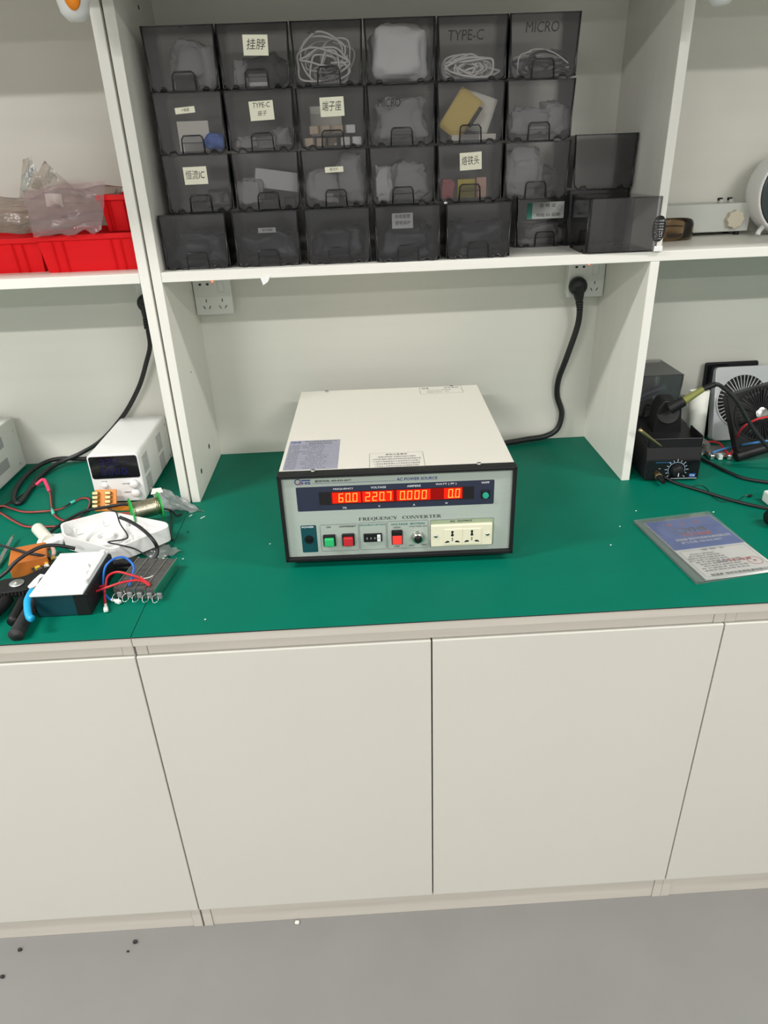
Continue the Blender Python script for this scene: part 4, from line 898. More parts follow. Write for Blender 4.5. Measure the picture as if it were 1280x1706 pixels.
# solder spool
sc, d_ = at(243.5, 847, z=ZC+.041), Vector((0.85, 0.42, -0.30)).normalized()
t = thing('solder_spool', 'solder wire spool with bright green flanges', 'spool', (0, 0, 0))
fr = frame(sc, d_.cross(Vector((0, 0, 1))).normalized(), Vector((0, 0, 1)))
if fr.to_3x3().col[2].dot(d_) < 0: fr = frame(sc, -d_.cross(Vector((0, 0, 1))).normalized(), Vector((0, 0, 1)))
for s in (-1, 1):
    MB().ring(0.009, 0.0285, s*0.029-0.0014, s*0.029+0.0014, SPOOLG, fr).ring(0.009, 0.013, s*0.029-0.003, s*0.029+0.003, SPOOLG, fr).build('flange', t)
MB().lathe([(0.0178, -0.0275), (0.0186, -0.02), (0.0178, -0.006), (0.0188, 0.004), (0.0182, 0.015), (0.0178, 0.0275)], SOLDER, fr, 40).build('solder_winding', t)
wr = MB()
for k in range(14): wr.ring(0.0182, 0.0193, -0.026+k*0.0039, -0.026+k*0.0039+0.0011, SOLDER, fr)
wr.build('wire_turns', t)
# zip bag
b = sheetbag([at(250, 812, z=ZC+.042), at(276, 815, z=ZC+.044), at(341, 852, z=ZC+.004), at(272, 850, z=ZC+.006)], clear('grey_antistatic_film', (0.80, 0.80, 0.82), 0.12, 0.30, (0.80, 0.80, 0.80), 0.8, 60), 0.006, 7.0, 0.004)
b.quad([tuple(p)[:2] for p in ((0, 0), (0.026, 0.004), (0.022, 0.014), (0.004, 0.012))], PAPER, frame(at(251, 824, z=ZC+.050), at(285, 822, z=ZC+.046)-at(251, 824, z=ZC+.050), Vector((0, .6, 1))), 0)
o = b.build('zip_bag'); clampz(o, ZC+0.0008, ZC+0.08); tag(o, 'grey antistatic zip bag propped at the foot of the left uprights', 'bag')
# white shell
base = [at(*p, z=ZC+.040) for p in ((100, 872), (180, 851), (278, 870), (282, 878), (188, 916), (104, 892))]
t = thing('plastic_shell', 'open white plastic shell with a moulded ring inside, lying under black wires', 'plastic housing', (base[0].x, base[0].y, ZC))
pl = [(p.x-base[0].x, p.y-base[0].y) for p in base]; cxm = sum(p[0] for p in pl)/6; cym = sum(p[1] for p in pl)/6
shrink = lambda k: [(cxm+(x-cxm)*k, cym+(y-cym)*k) for x, y in pl]
def rounded(poly, r=0.012, n=3):
    out = []; N = len(poly)
    for i in range(N):
        p0, p1, p2 = Vector(poly[i-1]), Vector(poly[i]), Vector(poly[(i+1) % N]); d0, d2 = (p0-p1), (p2-p1)
        a = p1+d0.normalized()*min(r, d0.length*.4); c = p1+d2.normalized()*min(r, d2.length*.4)
        for k in range(n+1): q = k/n; s = a*(1-q)**2+p1*2*q*(1-q)+c*q*q; out.append((s.x, s.y))
    return out
outer = rounded(shrink(1.0)); inner = [(cxm+(x-cxm)*0.955, cym+(y-cym)*0.955) for x, y in outer]
b = bmesh.new(); zt, zf = 0.040, 0.016
lv = [[b.verts.new((x, y, z)) for x, y in ring] for ring, z in ((outer, 0.010), (outer, zt), (inner, zt), (inner, zf))]
for A_, B_ in zip(lv, lv[1:]):
    for i in range(len(outer)): j = (i+1) % len(outer); b.faces.new((A_[i], A_[j], B_[j], B_[i]))
b.faces.new(lv[3]); b.faces.new(lv[0][::-1]); bmesh.ops.recalc_face_normals(b, faces=b.faces[:])
MB().add(b, WHITEP).build('tray', t)
MB().ring(0.036, 0.040, zf, zf+0.006, WHITEP, T(cxm-0.02, cym, 0)).ring(0.014, 0.018, zf, zf+0.008, WHITEP, T(cxm-0.02, cym, 0)).build('moulded_ring', t)
for k, (u, v) in enumerate(((-0.085, 0.02), (-0.04, 0.052), (0.01, 0.05), (0.05, 0.02), (0.04, -0.02))):
    MB().cyl((cxm+u, cym+v, zf), (cxm+u, cym+v, zf+0.016), 0.0032, WHITEP, n=14).build('screw_post', t)
MB().box2((cxm-0.03, cym-0.03, 0), (cxm+0.05, cym+0.03, 0.0105), BLACKM, 0.002, 1).build('underside_block', t)
# black cords around the shell
def cord(name, label, pts, r, m=RUBBER): return tag(MB().tube(P3(pts), r, m, 8, 6).build(name), label, 'cord')
cord('black_cable', 'thick black cord arching over the right end of the white plastic shell', [(200, 862, .052), (215, 868, .050), (235, 880, .052), (253, 897, .050), (262, 913, .030), (259, 928, .016), (246, 940, .008), (220, 946, .006), (190, 946, .006)], 0.0036)
cord('black_cable', 'thin black cord zigzagging inside the white plastic shell', [(180, 848, .045), (193, 853, .044), (200, 872, .030), (213, 893, .024), (205, 899, .024), (180, 903, .043), (200, 908, .044), (226, 915, .030), (246, 928, .012), (250, 938, .006)], 0.0015)
cord('black_cable', 'black cord running behind the white plastic shell towards the solder spool', [(70, 896, .006), (92, 880, .010), (110, 868, .012), (140, 852, .014), (175, 845, .015), (205, 840, .017), (222, 842, .012)], 0.0034)
cord('black_cable', 'black cord crossing the orange block from the left picture edge', [(-150, 990, .004), (-80, 992, .004), (-30, 980, .006), (8, 955, .025), (24, 938, .038), (46, 922, .046), (72, 910, .050), (98, 909, .046), (125, 914, .034)], 0.0036)
cord('black_cable', 'second black cord lying across the orange block', [(-150, 905, .004), (-90, 898, .006), (-40, 898, .020), (-8, 906, .032), (20, 914, .037), (45, 921, .037), (72, 926, .032), (88, 932, .012)], 0.0026)
# orange block
A_ = [at(18, 913, z=ZC+.032), at(76, 902, z=ZC+.032), at(78, 926, z=ZC+.032), at(13, 941, z=ZC+.032)]
bl = [(p.x, p.y) for p in A_]
tag(MB().prism(bl, 0.0315, ORBLOCK, T(0, 0, ZC+0.0003), 0.002).build('orange_block'), 'orange rectangular block under the black cords', 'block')
# metal probe
a, c = at(20, 896, z=ZC+.012), at(-6, 945, z=ZC+.006)
t = thing('metal_probe', 'slim dark metal probe at the left picture edge beside the orange block', 'probe'); t.location = (0, 0, 0)
MB().cyl(c, a, 0.0042, STEEL, 0.0030, 16).build('shaft', t); MB().cyl(a, a+(a-c).normalized()*0.012, 0.0024, BRASS, 0.0012, 12).build('tip', t)
# small populated board
t = thing('circuit_board', 'small dark circuit board with pale parts, tucked behind the white-topped box', 'circuit board', at(82, 950, z=ZC), 0.7)
MB().box((0, 0, 0.012), (0.055, 0.034, 0.0016), PCBG, X=RX(0.25)).build('board', t)
random.seed(9)
for k in range(12): MB().box((random.uniform(-.024, .024), random.uniform(-.014, .014), 0.016), (random.uniform(.004, .009), random.uniform(.003, .007), random.uniform(.003, .008)), random.choice((CHROME, WHITEP, BLACK, YELLOW, WHITEP)), 0.0006, 1, RX(0.25)).build('component', t)
for s in (-1, 1): MB().cyl((s*.02, 0, 0), (s*.02, 0, 0.012), 0.002, STEEL, n=10).build('standoff', t)
tag(MB().tube(P3([(80, 915, .012), (86, 912, .018), (90, 920, .020), (86, 930, .012), (82, 934, .004)]), 0.004, mat('pale_pink_tube', (0.62, 0.42, 0.36), 0.5, grain=0.05), 10, 5).build('bent_lead'), 'short pale pink sleeved lead beside the orange block', 'wire')
tag(crumple(at(88, 900, z=ZC+.008), (0.05, 0.035, 0.016), WHITEP, 3.9, 0.4, 20, 12).build('white_scrap'), 'white crumpled scrap between the cylinder and the plastic shell', 'scrap')
# crimping pliers
pv = at(28, 972, z=ZC+.030)
t = thing('crimping_pliers', 'black crimping pliers with a round silver pivot and yellow grip', 'pliers', (pv.x, pv.y, ZC))
head = [(-0.045, -0.012), (-0.03, -0.028), (0.02, -0.022), (0.05, -0.006), (0.062, 0.028), (0.044, 0.062), (0.022, 0.05), (0.0, 0.024), (-0.030, 0.020), (-0.046, 0.006)]
MB().prism(head, 0.012, BLACK, T(0, 0, 0.017), 0.0015).build('head', t)
lab(MB().lathe([(0.0125, 0), (0.0125, 0.002), (0.011, 0.0032), (0.004, 0.0032), (0.003, 0.0045), (0, 0.0048)], STEEL, T(0, 0, 0.0292), 30).build('pivot', t), 'round silver pivot')
lab(MB().prism([(0.028, -0.012), (0.036, -0.020), (0.044, -0.010), (0.040, 0.012), (0.046, 0.024), (0.034, 0.028), (0.030, 0.010)], 0.003, WHITEP, T(-0.002, -0.004, 0.030), 0.0006).build('lever', t), 'small white lever')
sp = [(-0.050+0.0022*k, -0.026+0.004*sin(k*pi)-0.0009*abs(k-18)**0.9*0+0.004*cos(2.2*k), 0.024+0.004*sin(2.2*k)) for k in range(40)]
MB().tube(sp, 0.0009, BLACK, 6, 3).build('spring', t)
lab(MB().tube([(-0.01, -0.024, 0.014), (-0.012, -0.05, 0.013), (-0.022, -0.085, 0.013), (-0.034, -0.125, 0.012)], 0.0105, BLACK, 14, 6).build('handle', t), 'black handle')
lab(MB().tube([(-0.028, -0.016, 0.013), (-0.036, -0.032, 0.013), (-0.052, -0.058, 0.012)], 0.0100, YELLOW, 14, 6).build('handle', t), 'yellow handle grip')
lab(MB().tube([(0.018, -0.022, 0.013), (0.022, -0.05, 0.012), (0.026, -0.09, 0.0105)], 0.0095, BLACK, 14, 6).build('handle', t), 'black handle')
# black-handled tool in front
a, c = at(28, 1056, z=ZC+.0115), at(58, 1002, z=ZC+.014)
t = thing('tool_handle', 'black rubber-gripped tool handle in front of the white-topped box', 'hand tool')
MB().tube([a+(a-c)*.04, a, a*.6+c*.4, c], 0.0105, BLACKM, 16, 6, rfun=lambda q: 0.72+0.5*min(1, q*6)-0.25*q).build('grip', t); MB().cyl(c, c+(c-a)*0.25, 0.004, STEEL, n=12).build('shank', t)
# white topped box
t = thing('battery_box', 'dark teal box with a white top cover, red and blue leads at its side', 'box', (-0.196, 0.066, ZC))
MB().box2((0.003, 0.003, 0), (0.092, 0.136, 0.044), TEALBODY, 0.003, 2).build('body', t)
MB().box2((0.068, 0.0025, 0.0), (0.0935, 0.137, 0.0435), BLACK, 0.002, 1).build('end_cap', t)
m = MB().box2((0, 0, 0.0435), (0.089, 0.139, 0.0475), WHITEP, 0.0012, 2)
random.seed(6)
m.box2((0.080, 0.030, 0.047), (0.0885, 0.128, 0.053), WHITEP, 0.0008, 1)
for yy in (0.03, 0.125): m.cyl((0.084, yy, 0.047), (0.084, yy, 0.056), 0.005, WHITEP, n=14)
m.build('top_cover', t)
for k, (u, v) in enumerate(((0.072, 0.062), (0.066, 0.085), (0.074, 0.105))): MB().box((u, v, 0.0495), (0.010, 0.013, 0.005), WHITEP, 0.001, 1, T(u, v, 0) @ RZ(0.4*k) @ T(-u, -v, 0)).build('cover_rib', t)
# blue clip
q = [at(54, 984, z=ZC+.042), at(46, 1000, z=ZC+.041), at(46, 1016, z=ZC+.037), at(49, 1028, z=ZC+.034), at(54, 1031, z=ZC+.033)]
tag(MB().tube(q, 0.0058, SKYB, 12, 6).build('blue_clip'), 'sky blue curved plastic piece at the front corner of the white-topped box', 'clip')
# blue and red leads with connectors
def lead(label, pts, m, end, rr=0.0021):
    t = thing('lead_wire', label, 'wire'); p = P3(pts); MB().tube(p, rr, m, 8, 7).build('conductor', t)
    if end:
        d = (p[-1]-p[-2]).normalized(); d.z = 0; d.normalize(); f = frame(p[-1], d, Vector((-d.y, d.x, 0)))
        lab(MB().box((0.004, 0, 0), (0.012, 0.0048, 0.0045), WHITENY, 0.001, 1, f).box((0.014, 0, 0), (0.011, 0.0075, 0.0062), WHITENY, 0.0012, 1, f).build('spade_connector', t), 'translucent white spade connector')
lead('blue lead arching from the white-topped box, ending in a white spade connector', [(215, 976, .024), (221, 958, .035), (222, 942, .045), (208, 929, .055), (190, 931, .058), (176, 944, .050), (172, 965, .030), (173, 985, .012), (180, 996, .006), (187, 999, .005)], WIREB, True)
lead('red lead hanging to the mat in front, ending in a white spade connector', [(250, 974, .024), (236, 964, .034), (215, 957, .042), (195, 953, .045), (180, 960, .036), (176, 975, .022), (174, 990, .010), (176, 1008, .005)], WIRER, True)
lead('short red lead looping from the heater block back to the white-topped box', [(250, 976, .023), (232, 967, .033), (205, 970, .035), (180, 978, .030), (163, 984, .024), (150, 989, .020), (156, 981, .020), (173, 976, .022), (178, 979, .020)], WIRER, False)
# heater block
t = thing('heater_block', 'finned dark heater block with wire loops along its front edge', 'heater', (0, 0, 0))
c0, c1, c3 = at(190, 980, z=ZC+.022), at(258, 982, z=ZC+.022), at(232, 929, z=ZC+.022)
f = frame(Vector((c0.x, c0.y, ZC+.002)), Vector((c1.x-c0.x, c1.y-c0.y, 0)), Vector((c3.x-c0.x, c3.y-c0.y, 0))); wl = (c1-c0).length; hl = 0.103
for k in range(4):
    MB().box2((k*wl/4+0.0008, 0, 0), ((k+1)*wl/4-0.0008, hl, 0.0195), FIN, X=f).build('fin_strip', t)
for k in range(5): MB().box2((k*wl/4-0.0007, -0.002, 0), (k*wl/4+0.0007, hl+0.002, 0.0212), CHROME, X=f).build('aluminium_rail', t)
m = MB()
for k in range(5):
    x_ = k*wl/4*0.97+0.004; m.tube([(x_, -0.001, 0.012), (x_-0.004, -0.010, 0.010), (x_-0.001, -0.016, 0.003), (x_+0.005, -0.010, 0.004), (x_+0.003, -0.001, 0.010)], 0.0007, CHROME, 6, 4, X=f)
    m.box((x_+0.006, -0.003, 0.009), (0.009, 0.005, 0.011), mat('grey_insulator', (0.22, 0.23, 0.23), 0.5, grain=0.2), 0.001, 1, f)
m.build('wire_loops', t)
tag(MB().tube([f @ Vector(p) for p in ((0.035, 0.035, 0.0225), (0.042, 0.028, 0.0235), (0.052, 0.032, 0.0235), (0.055, 0.040, 0.0225))], 0.0010, WIREW, 6, 5).build('wire_offcut'), 'curved white wire offcut on the finned heater block', 'wire')
# clear bag of crystals
b = sheetbag([at(232, 908, z=ZC+.006), at(268, 905, z=ZC+.007), at(303, 918, z=ZC+.004), at(252, 938, z=ZC+.004)], SLEEVE, 0.004, 9.0, 0.003)
o = b.build('clear_bag'); clampz(o, ZC+0.0006, ZC+0.03); tag(o, 'small clear bag lying behind the finned heater block', 'bag')
random.seed(14)
for k in range(7):
    p = at(random.uniform(248, 285), random.uniform(915, 932), z=ZC+.004); tag(MB().box((0, 0, 0), (0.005, 0.003, 0.003), WHITEP, 0.0006, 1, T(*p) @ RZ(k)).build('white_pellet'), 'white pellet in the small clear bag by the heater block', 'pellet', 'pellets in the clear bag')
# dark odds and ends under and right of the shell
tag(MB().box((0, 0, 0), (0.062, 0.020, 0.016), BLACK, 0.002, 1, T(*at(205, 940, z=ZC+.0083)) @ RZ(.2)).build('black_module'), 'black oblong module between the plastic shell and the finned heater block', 'module')
cord('black_cable', 'thin black and red pigtail at the right end of the plastic shell', [(283, 850, .012), (286, 862, .006), (285, 876, .003), (284, 890, .003), (288, 900, .003)], 0.0018)
cord('black_cable', 'short black wires beside the right flange of the solder spool', [(272, 848, .020), (284, 850, .016), (294, 858, .008), (302, 857, .004)], 0.0022)
# scraps on the mats
for k, (px, py, l_, rr, lb) in enumerate(((338, 862, .012, .9, 'white wire offcut lying near the foot of the left uprights'), (318, 859, .009, 1.1, 'short white offcut next to the grey zip bag'), (450, 906, .003, .3, 'white speck left of the instrument'), (1018, 908, .003, .2, 'white speck right of the instrument'), (1033, 877, .003, .8, 'white speck left of the sleeve corner'), (1189, 853, .004, .3, 'white speck above the booklet sleeve'), (305, 931, .003, .4, 'white speck right of the heater block'), (342, 1032, .003, .4, 'white speck near the front mat edge'), (1060, 851, .003, .1, 'white speck right of the bay upright foot'))):
    p = at(px, py, z=ZC+.0012); tag(MB().box((0, 0, 0), (l_, 0.0018, 0.0016), WHITEP, 0.0004, 1, T(*p) @ RZ(rr)).build('plastic_scrap'), lb, 'scrap', 'scraps on the mats')
p = at(313, 886, z=ZC+.002); tag(MB().lathe([(0, -.0016), (.0018, -.0008), (.0018, .0008), (0, .0016)], BLACK, T(*p), 12).build('dark_bead'), 'tiny dark bead right of the white plastic shell', 'scrap')
# debris on the floor
for px, py, s, m_, lb in ((33, 1582, .008, BLACKM, 'dark grit lump at the left on the floor'), (225, 1569, .009, BLACKM, 'dark grit lump on the floor below the cabinet gap'), (213, 1585, .005, BLACKM, 'smaller dark grit speck on the floor below the cabinet gap'), (4, 1627, .008, BLACKM, 'dark sliver on the floor at the left picture edge'), (495, 1537, .010, CERAM, 'pale chip on the floor against the plinth')):
    o = crumple(at(px, py, z=s*.35), (s, s*.7, s*.7), m_, px*.1, .4, 12, 8).build('grit_lump'); clampz(o, 0.0002, .1); tag(o, lb, 'debris', 'debris on the floor')

# ------------------------------------------------------------------ right bench: soldering station
t = thing('soldering_station', 'black soldering station with a dial and an iron rest on top', 'soldering station', (1.003, 0.479, ZC), -0.06)
W = 0.122
sidep = [(0.0, 0.004), (0.0, 0.052), (0.008, 0.082), (0.055, 0.090), (0.115, 0.100), (0.165, 0.100), (0.165, 0.004)]
MB().prism(sidep, W, BLACK, Matrix(((0, 0, 1, 0), (1, 0, 0, 0), (0, 1, 0, 0), (0, 0, 0, 1))), 0.0025).build('body', t)
X = T(0, -0.0004, 0) @ FRONT
m = MB().quad([(0.004, 0.008), (W-0.004, 0.008), (W-0.004, 0.050), (0.004, 0.050)], GLOSSK, X, 0.0001)
m.quad([(0.022, 0.0455), (0.058, 0.0455), (0.058, 0.0482), (0.022, 0.0482)], mat('faint_blue_print', (0.01, 0.07, 0.16), 0.5, grain=0.02), X)
for k in range(13):
    a = R(-130+k*260/12+90); r0, r1 = 0.0205, 0.0245 if k % 2 else 0.0265
    u, v = 0.070, 0.028; dx, dy = cos(a), sin(a)
    m.quad([(u+dx*r0-dy*.0005, v+dy*r0+dx*.0005), (u+dx*r0+dy*.0005, v+dy*r0-dx*.0005), (u+dx*r1+dy*.0005, v+dy*r1-dx*.0005), (u+dx*r1-dy*.0005, v+dy*r1+dx*.0005)], PRINTW, X, 0.0004)
for k in range(28):
    a, a2 = R(-30+k*240/28), R(-30+(k+1)*240/28); m.quad([(0.070+q*cos(e), 0.028+q*sin(e)) for q, e in ((.0182, a), (.0192, a), (.0192, a2), (.0182, a2))], mat('pale_blue_print', (0.35, 0.5, 0.7), 0.5, grain=0.02), X, 0.0004)
m.quad([(0.100, 0.010), (0.114, 0.010), (0.114, 0.0185), (0.100, 0.0185)], mat('blue_emblem', (0.01, 0.10, 0.42), 0.5, grain=0.02), X, 0.0003).text('936', 0.107, 0.0142, 0.005, PRINTW, X, 0.011, n=0.0006).text('ON', 0.032, 0.032, 0.002, PRINTW, X)
m.quad([(0.06, 0.0065), (W-0.004, 0.0065), (W-0.004, 0.0078), (0.06, 0.0078)], PRINTW, X, 0.0003)
lab(m.build('face_plate', t), 'glossy black face plate with white dial ticks')
MB().lathe([(0.0155, 0), (0.0145, 0.004), (0.013, 0.013), (0.0115, 0.0145), (0, 0.0145)], BLACK, T(0.070, -0.0005, 0.028) @ FRONT, 36).box((0.070, -0.0155, 0.022), (0.0016, 0.001, 0.008), PRINTW).build('dial_knob', t)
MB().cyl((0.030, -0.0005, 0.016), (0.030, -0.010, 0.015), 0.0085, BRASS, n=24, bev=0.001).cyl((0.030, -0.010, 0.015), (0.034, -0.030, 0.012), 0.0070, BLACK, 0.005, 20).build('cable_socket', t)
m = MB()   # raised tray walls
for a_, b_ in (((0.002, 0.006, 0.080), (0.005, 0.075, 0.106)), ((W-0.005, 0.006, 0.080), (W-0.002, 0.075, 0.106)), ((0.002, 0.006, 0.080), (W-0.002, 0.009, 0.101))): m.box2(a_, b_, BLACK, 0.001, 1)
m.build('tray', t)
MB().prism([(0.030, 0.088), (0.096, 0.088), (0.088, 0.155), (0.074, 0.168), (0.046, 0.168), (0.036, 0.150)], 0.050, BLACK, T(0, 0.118, 0) @ FRONT, 0.004).cyl((0.064, 0.090, 0.128), (0.058, 0.066, 0.140), 0.021, BLACK, 0.024, 28).build('iron_rest', t)
for u, v in ((0.014, 0.018), (W-0.014, 0.018), (0.014, 0.148), (W-0.014, 0.148)): MB().cyl((u, v, 0), (u, v, 0.0055), 0.007, BLACKM, n=14).build('rubber_foot', t)
t = thing('soldering_iron', 'soldering iron with an olive grip resting in the black holder, cord trailing right', 'soldering iron')
g0, g1, g2, g3 = at(1118, 680, y=.525), at(1140, 668, y=.520), at(1172, 648, y=.520), at(1192, 640, y=.520)
MB().tube([g0+(g0-g1)*0.1, g0, g1], 0.0120, BLACK, 16, 5, rfun=lambda q: 1.05-0.1*q).build('guard', t)
lab(MB().tube([g1, g1*.5+g2*.5, g2], 0.0085, OLIVEG, 16, 5, rfun=lambda q: 1.0-0.25*q).build('grip', t), 'olive grip')
MB().tube([g2-(g2-g1)*.15, g2, g3], 0.0062, BLACK, 14, 5).build('strain_relief', t)
MB().tube([g2, g3, at(1208, 648, y=.52), at(1228, 668, y=.515), at(1244, 695, y=.51), at(1258, 718, y=.505), at(1280, 745, y=.50), at(1310, 775, y=.495)]+P3([(1345, 800, .006), (1400, 806, .0055), (1470, 800, .0055)]), 0.0045, RUBBER, 10, 7).build('cord', t)
t = tag(MB().tube(P3([(1098, 789, .016), (1112, 797, .008), (1130, 806, .004), (1170, 818, .0042), (1215, 832, .0042), (1255, 842, .0042), (1300, 850, .0042), (1360, 856, .0042), (1440, 850, .0042)]), 0.0035, RUBBER, 10, 7).build('station_cable'), 'black cord from the soldering station socket crossing the mat', 'cord')
tag(MB().tube(P3([(1166, 762, .006), (1185, 772, .005), (1215, 787, .0045), (1245, 798, .0045), (1300, 806, .0045), (1360, 812, .0045), (1450, 806, .0045)]), 0.0038, RUBBER, 10, 7).build('black_cable'), 'black cord crossing the mat behind the soldering station cord', 'cord')
tag(MB().tube(P3([(1150, 812, .001), (1165, 808, .001), (1178, 814, .001), (1188, 828, .001), (1205, 836, .001), (1228, 834, .001), (1240, 826, .001)]), 0.0008, RUBBER, 6, 6).build('thin_wire'), 'hair-thin dark wire curling on the mat under the station cord', 'wire')
p = at(1250, 826, z=ZC+.004); t = thing('small_component', 'small black component with legs on the mat near the right picture edge', 'component', (p.x, p.y, ZC), .4)
MB().box((0, 0, 0.004), (0.010, 0.005, 0.004), BLACK, 0.0006, 1).build('body', t)
for k in (-1, 0, 1): MB().tube([(k*.003, 0, .003), (k*.004, .006, .003), (k*.006+.002, .013, .0006)], 0.0005, STEEL, 5, 3).build('leg', t)
t = thing('probe_tip', 'pale metal tweezer-like tip leaning on the soldering station', 'tool'); a, c = at(1066, 716, y=.462), at(1103, 744, y=.466)
MB().tube([a, a*.5+c*.5, c], 0.0040, BRASS, 12, 4, rfun=lambda q: 1.0-0.55*q).build('shaft', t)
# bins behind the station
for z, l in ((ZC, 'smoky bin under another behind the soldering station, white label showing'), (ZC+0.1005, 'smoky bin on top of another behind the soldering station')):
    o = bin_at(1.068, 0.632, z, l, 'smoky bins stacked on the bench'); retint(o, SMOKE_LIT)
    if z == ZC: note(o, -0.030, 0.066, 0.05, 0.028, ['烙铁'], PAPER)
t = thing('screwdriver', 'dark screwdriver lying inside the upper smoky bin on the bench', 'screwdriver'); t.location = (0, 0, 0)
zz = ZC+0.1005+0.045
MB().tube([(1.030, 0.655, zz-.01), (1.07, 0.66, zz+.006), (1.105, 0.662, zz+.016)], 0.010, mat('dark_blue_grip', (0.02, 0.03, 0.06), 0.4, grain=0.2), 12, 5).build('handle', t); MB().cyl((1.03, 0.655, zz-.01), (1.012, 0.655, zz-.028), 0.003, STEEL, n=10).build('shank', t)
a, c = Vector((1.212, 0.66, ZC+0.002)), Vector((1.196, 0.715, ZC+0.135))
t = tag(MB().lathe([(0.020, 0), (0.0235, 0.14), (0.0215, 0.14), (0.0185, 0.004), (0, 0.004)], mat('white_paper_tube', (0.78, 0.79, 0.72), 0.6, grain=0.05, gscale=(200, 200, 200)), T(1.205, 0.668, ZC+0.0015) @ RX(-.16), 32).build('paper_cup'), 'tall white cup leaning on the wall behind the soldering station', 'cup')
tag(MB().ring(0.010, 0.020, -0.006, 0.006, clear('clear_tape', (0.85, 0.85, 0.82), .1, .15), T(1.196, 0.618, ZC+0.0205) @ FRONT).build('tape_roll'), 'small clear tape roll beside the white cup', 'tape')
# slab and fans
t = thing('tablet_slab', 'thin black slab leaning on the wall behind the white fan', 'panel', (1.242, 0.735, ZC))
MB().box2((0, 0, 0.0), (0.135, 0.012, 0.190), BLACK, 0.005, 3, RX(-.09)).build('slab', t); MB().box2((0.004, -0.001, 0.004), (0.131, 0.0, 0.186), GLOSSK, X=RX(-.09)).build('screen', t)
def fan(name, label, M_, bodym, w, h, d, hc, rad, hub, ribs):
    t = thing(name, label, 'fan'); t.matrix_world = M_
    MB().prism(rrect(0, 0, w, h, 0.010, 5), d, bodym, T(0, d, 0) @ FRONT, 0.0015).build('housing', t)
    X = T(hc[0], -0.0002, hc[1]) @ FRONT
    lab(MB().lathe([(rad, 0), (rad, 0.0006), (0, 0.0006)], BLACKM, X, 48).build('opening', t), 'dark fan opening')
    m = MB()
    for k in range(ribs): m.box((rad*0.62, 0, 0.0022), (rad*0.70, 0.0016, 0.003), bodym, X=X @ RZ(2*pi*k/ribs))
    m.ring(rad*0.98, rad*1.03, 0, 0.002, bodym, X).build('grille', t)
    lab(MB().lathe([(hub, 0.001), (hub, 0.005), (hub-0.001, 0.006), (0, 0.0065)], CHROME, X, 40).build('hub', t), 'brushed silver hub')
    b = MB()
    for k in range(5): b.surf(lambda u, v, k=k: Vector(((hub+(rad*.9-hub)*u)*cos(2*pi*k/5+.9*v), (hub+(rad*.9-hub)*u)*sin(2*pi*k/5+.9*v), 0.0008+0.0008*v)), 5, 5, BLACK, X, thick=.0004)
    b.build('blades', t)
    return t
fan('desk_fan', 'silver-white square fan leaning on the wall behind the black fan', T(1.262, 0.692, ZC+0.003) @ RX(-.26), SILV, 0.150, 0.184, 0.026, (0.072, 0.098), 0.066, 0.016, 40)
tf = fan('desk_fan', 'black square fan with a bright silver hub, tilted in front of the white fan', T(1.258, 0.560, ZC+0.022) @ RX(-.28) @ RY(-.24), BLACK, 0.140, 0.142, 0.024, (0.070, 0.078), 0.062, 0.0150, 44)
MB().cyl((-0.002, 0.010, -0.008), (0.135, 0.010, -0.008), 0.0125, BLACK, n=24, bev=0.002).build('base', tf)
# terminal clips and wires by the fan
t = thing('heater_module', 'small grey heater strip with metal clips between station and black fan', 'component', at(1196, 762, z=ZC), -.12)
MB().box((0, 0.018, 0.008), (0.052, 0.05, 0.012), mat('grey_brown_case', (0.16, 0.15, 0.14), 0.5, grain=0.1), 0.002, 1).build('body', t)
for k in range(3): MB().box((-0.020+k*0.020, -0.012, 0.007), (0.010, 0.014, 0.012), CHROME if k != 1 else WHITENY, 0.001, 1).build('clip', t)
tag(MB().tube(P3([(1163, 742, .016), (1178, 736, .025), (1198, 738, .028), (1208, 750, .018), (1217, 757, .014), (1224, 740, .030)])+[at(1236, 715, y=.535), at(1258, 700, y=.52), at(1285, 694, y=.51), at(1310, 694, y=.50)], 0.0026, WIRER, 8, 6).build('red_wire'), 'red wire looping in front of the black fan', 'wire')
tag(MB().tube(P3([(1187, 754, .016), (1205, 748, .022), (1228, 743, .028)])+[at(1255, 738, y=.515), at(1285, 734, y=.51), at(1310, 734, y=.505)], 0.0024, mat('light_blue_wire', (0.06, 0.25, 0.6), 0.4, grain=0.03), 8, 6).build('blue_wire'), 'light blue wire running right in front of the black fan', 'wire')
# right edge bits
p = at(1292, 862, z=ZC+.018)
t = tag(MB().lathe([(0, -.018), (.013, -.0165), (.018, -.008), (.018, .008), (.013, .0165), (0, .018)], BLACK, T(p.x, p.y, ZC+.0183) @ RY(pi/2), 28).build('round_object'), 'round black object cut by the right picture edge beside the booklet', 'knob')
p = at(1290, 830, z=ZC+.012); tag(MB().box((0, 0, 0.013), (0.035, 0.03, 0.025), WHITENY, 0.004, 3, T(p.x, p.y, ZC)).build('pale_block'), 'pale translucent block cut by the right picture edge', 'block')

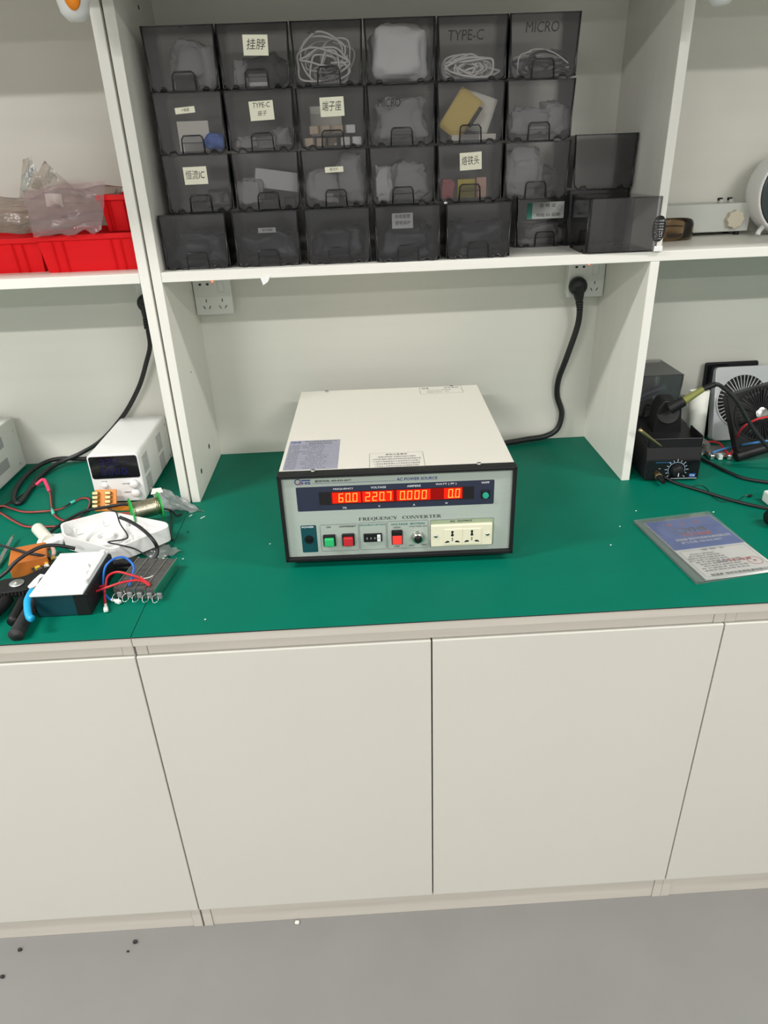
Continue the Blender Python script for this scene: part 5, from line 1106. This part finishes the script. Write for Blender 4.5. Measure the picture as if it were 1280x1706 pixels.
# ------------------------------------------------------------------ booklet in its sleeve
z = ZC+.003; TL, TR_, BL = at(1073, 872, z=z), at(1183, 859, z=z), at(1170, 967, z=z)
u = TR_-TL; v = BL-TL; wB = u.length; n_ = Vector((-u.y, u.x, 0)).normalized(); lB = abs(v.dot(n_))
f = frame(Vector((TL.x, TL.y, ZC+.0012))-n_*lB, u, n_)     # origin at the bottom-left corner
t = thing('booklet', 'blue and white certificate booklet inside the clear sleeve', 'booklet'); t.matrix_world = f
MB().box2((0, 0, 0), (wB, lB, 0.0028), mat('bright_paper', (0.86, 0.85, 0.82), 0.6, grain=0.02), 0.0004, 1).build('pages', t)
X = T(0, 0, 0.0029); sp = lB*0.47
m = MB().quad([(0.001, sp), (wB-.001, sp), (wB-.001, lB-.001), (0.001, lB-.001)], FLYB, X, 0)

for k, ch in enumerate('合格证'): m.text(ch, wB*(.30+.2*k), lB*.905, .0105, PRINTR, X, None, .03, n=.0003)
m.ring(.0095, .0115, 0, .0002, PRINTK, X @ T(wB*.36, lB*.785, .0002)).text('YHS', wB*.58, lB*.785, .015, PRINTK, X, wB*.30, .02, n=.0003).text('变频电源', wB*.52, lB*.70, .014, PRINTR, X, wB*.42, .02, n=.0003)
m.text('制造商:深圳市变频电源有限公司', wB*.55, lB*.628, .009, PRINTW, X, wB*.78, .015, n=.0003).text('服务热线: 400-830-6877', wB*.48, lB*.573, .008, PRINTW, X, wB*.58, .015, n=.0003)
lab(m.build('blue_cover', t), 'blue printed half with white and red lettering')
m = MB().outline(rrect(.006, .006, wB-.006, sp-.006, .003), .0006, PRINTG, X, .0001).text('保 修 卡', wB*.5, sp*.92, .006, PRINTK, X, wB*.32, n=.0002)
for i in range(9): m.text('客户名称 产品型号 购买日期 联系电话 地址'[(i*3) % 9:(i*3) % 9+12], wB*(.30 if i < 4 else .40), sp*(.80-.07*i), .0042, PRINTK, X, wB*(.34, .42, .5, .52, .6, .55, .5, .62, .6)[i], n=.0002)
m.text('QHS', wB*.42, sp*.47, .007, PRINTG, X, wB*.12, n=.0003).text('变频电源', wB*.66, sp*.47, .008, PRINTR, X, wB*.34, .02, n=.0003)
m.ring(.0125, .0135, 0, .0001, PRINTR, X @ T(wB*.84, sp*.38, .0002)).quad([(wB*.84+r_*cos(a), sp*.38+r_*sin(a)) for r_, a in [((.0045 if k % 2 == 0 else .0018), pi/2+k*pi/5) for k in range(10)]], PRINTR, X, .0003).text('制造商 深圳市变频电源有限公司', wB*.52, sp*.10, .007, PRINTK, X, wB*.80, .01, n=.0002)
lab(m.build('warranty_half', t), 'white printed half with a red stamp')
S = [at(*q, z=ZC+.003) for q in ((1055, 868), (1181, 853), (1296, 949), (1161, 972))]
b = MB()
for zo in (0.0004, 0.0050):
    b.surf(lambda a, c, zo=zo: (lambda p: Vector((p.x, p.y, ZC+zo+(0.0004 if zo < .001 else 0.0012)*(noise.noise(Vector((a*7, c*7, zo*900)))*.5+.5)*(1 if 0.02 < a < .98 and 0.02 < c < .98 else .2))))((S[0]*(1-a)+S[1]*a)*(1-c)+(S[3]*(1-a)+S[2]*a)*c), 24, 24, SLEEVE)
tag(b.build('clear_sleeve'), 'clear plastic sleeve around the blue and white booklet', 'sleeve')
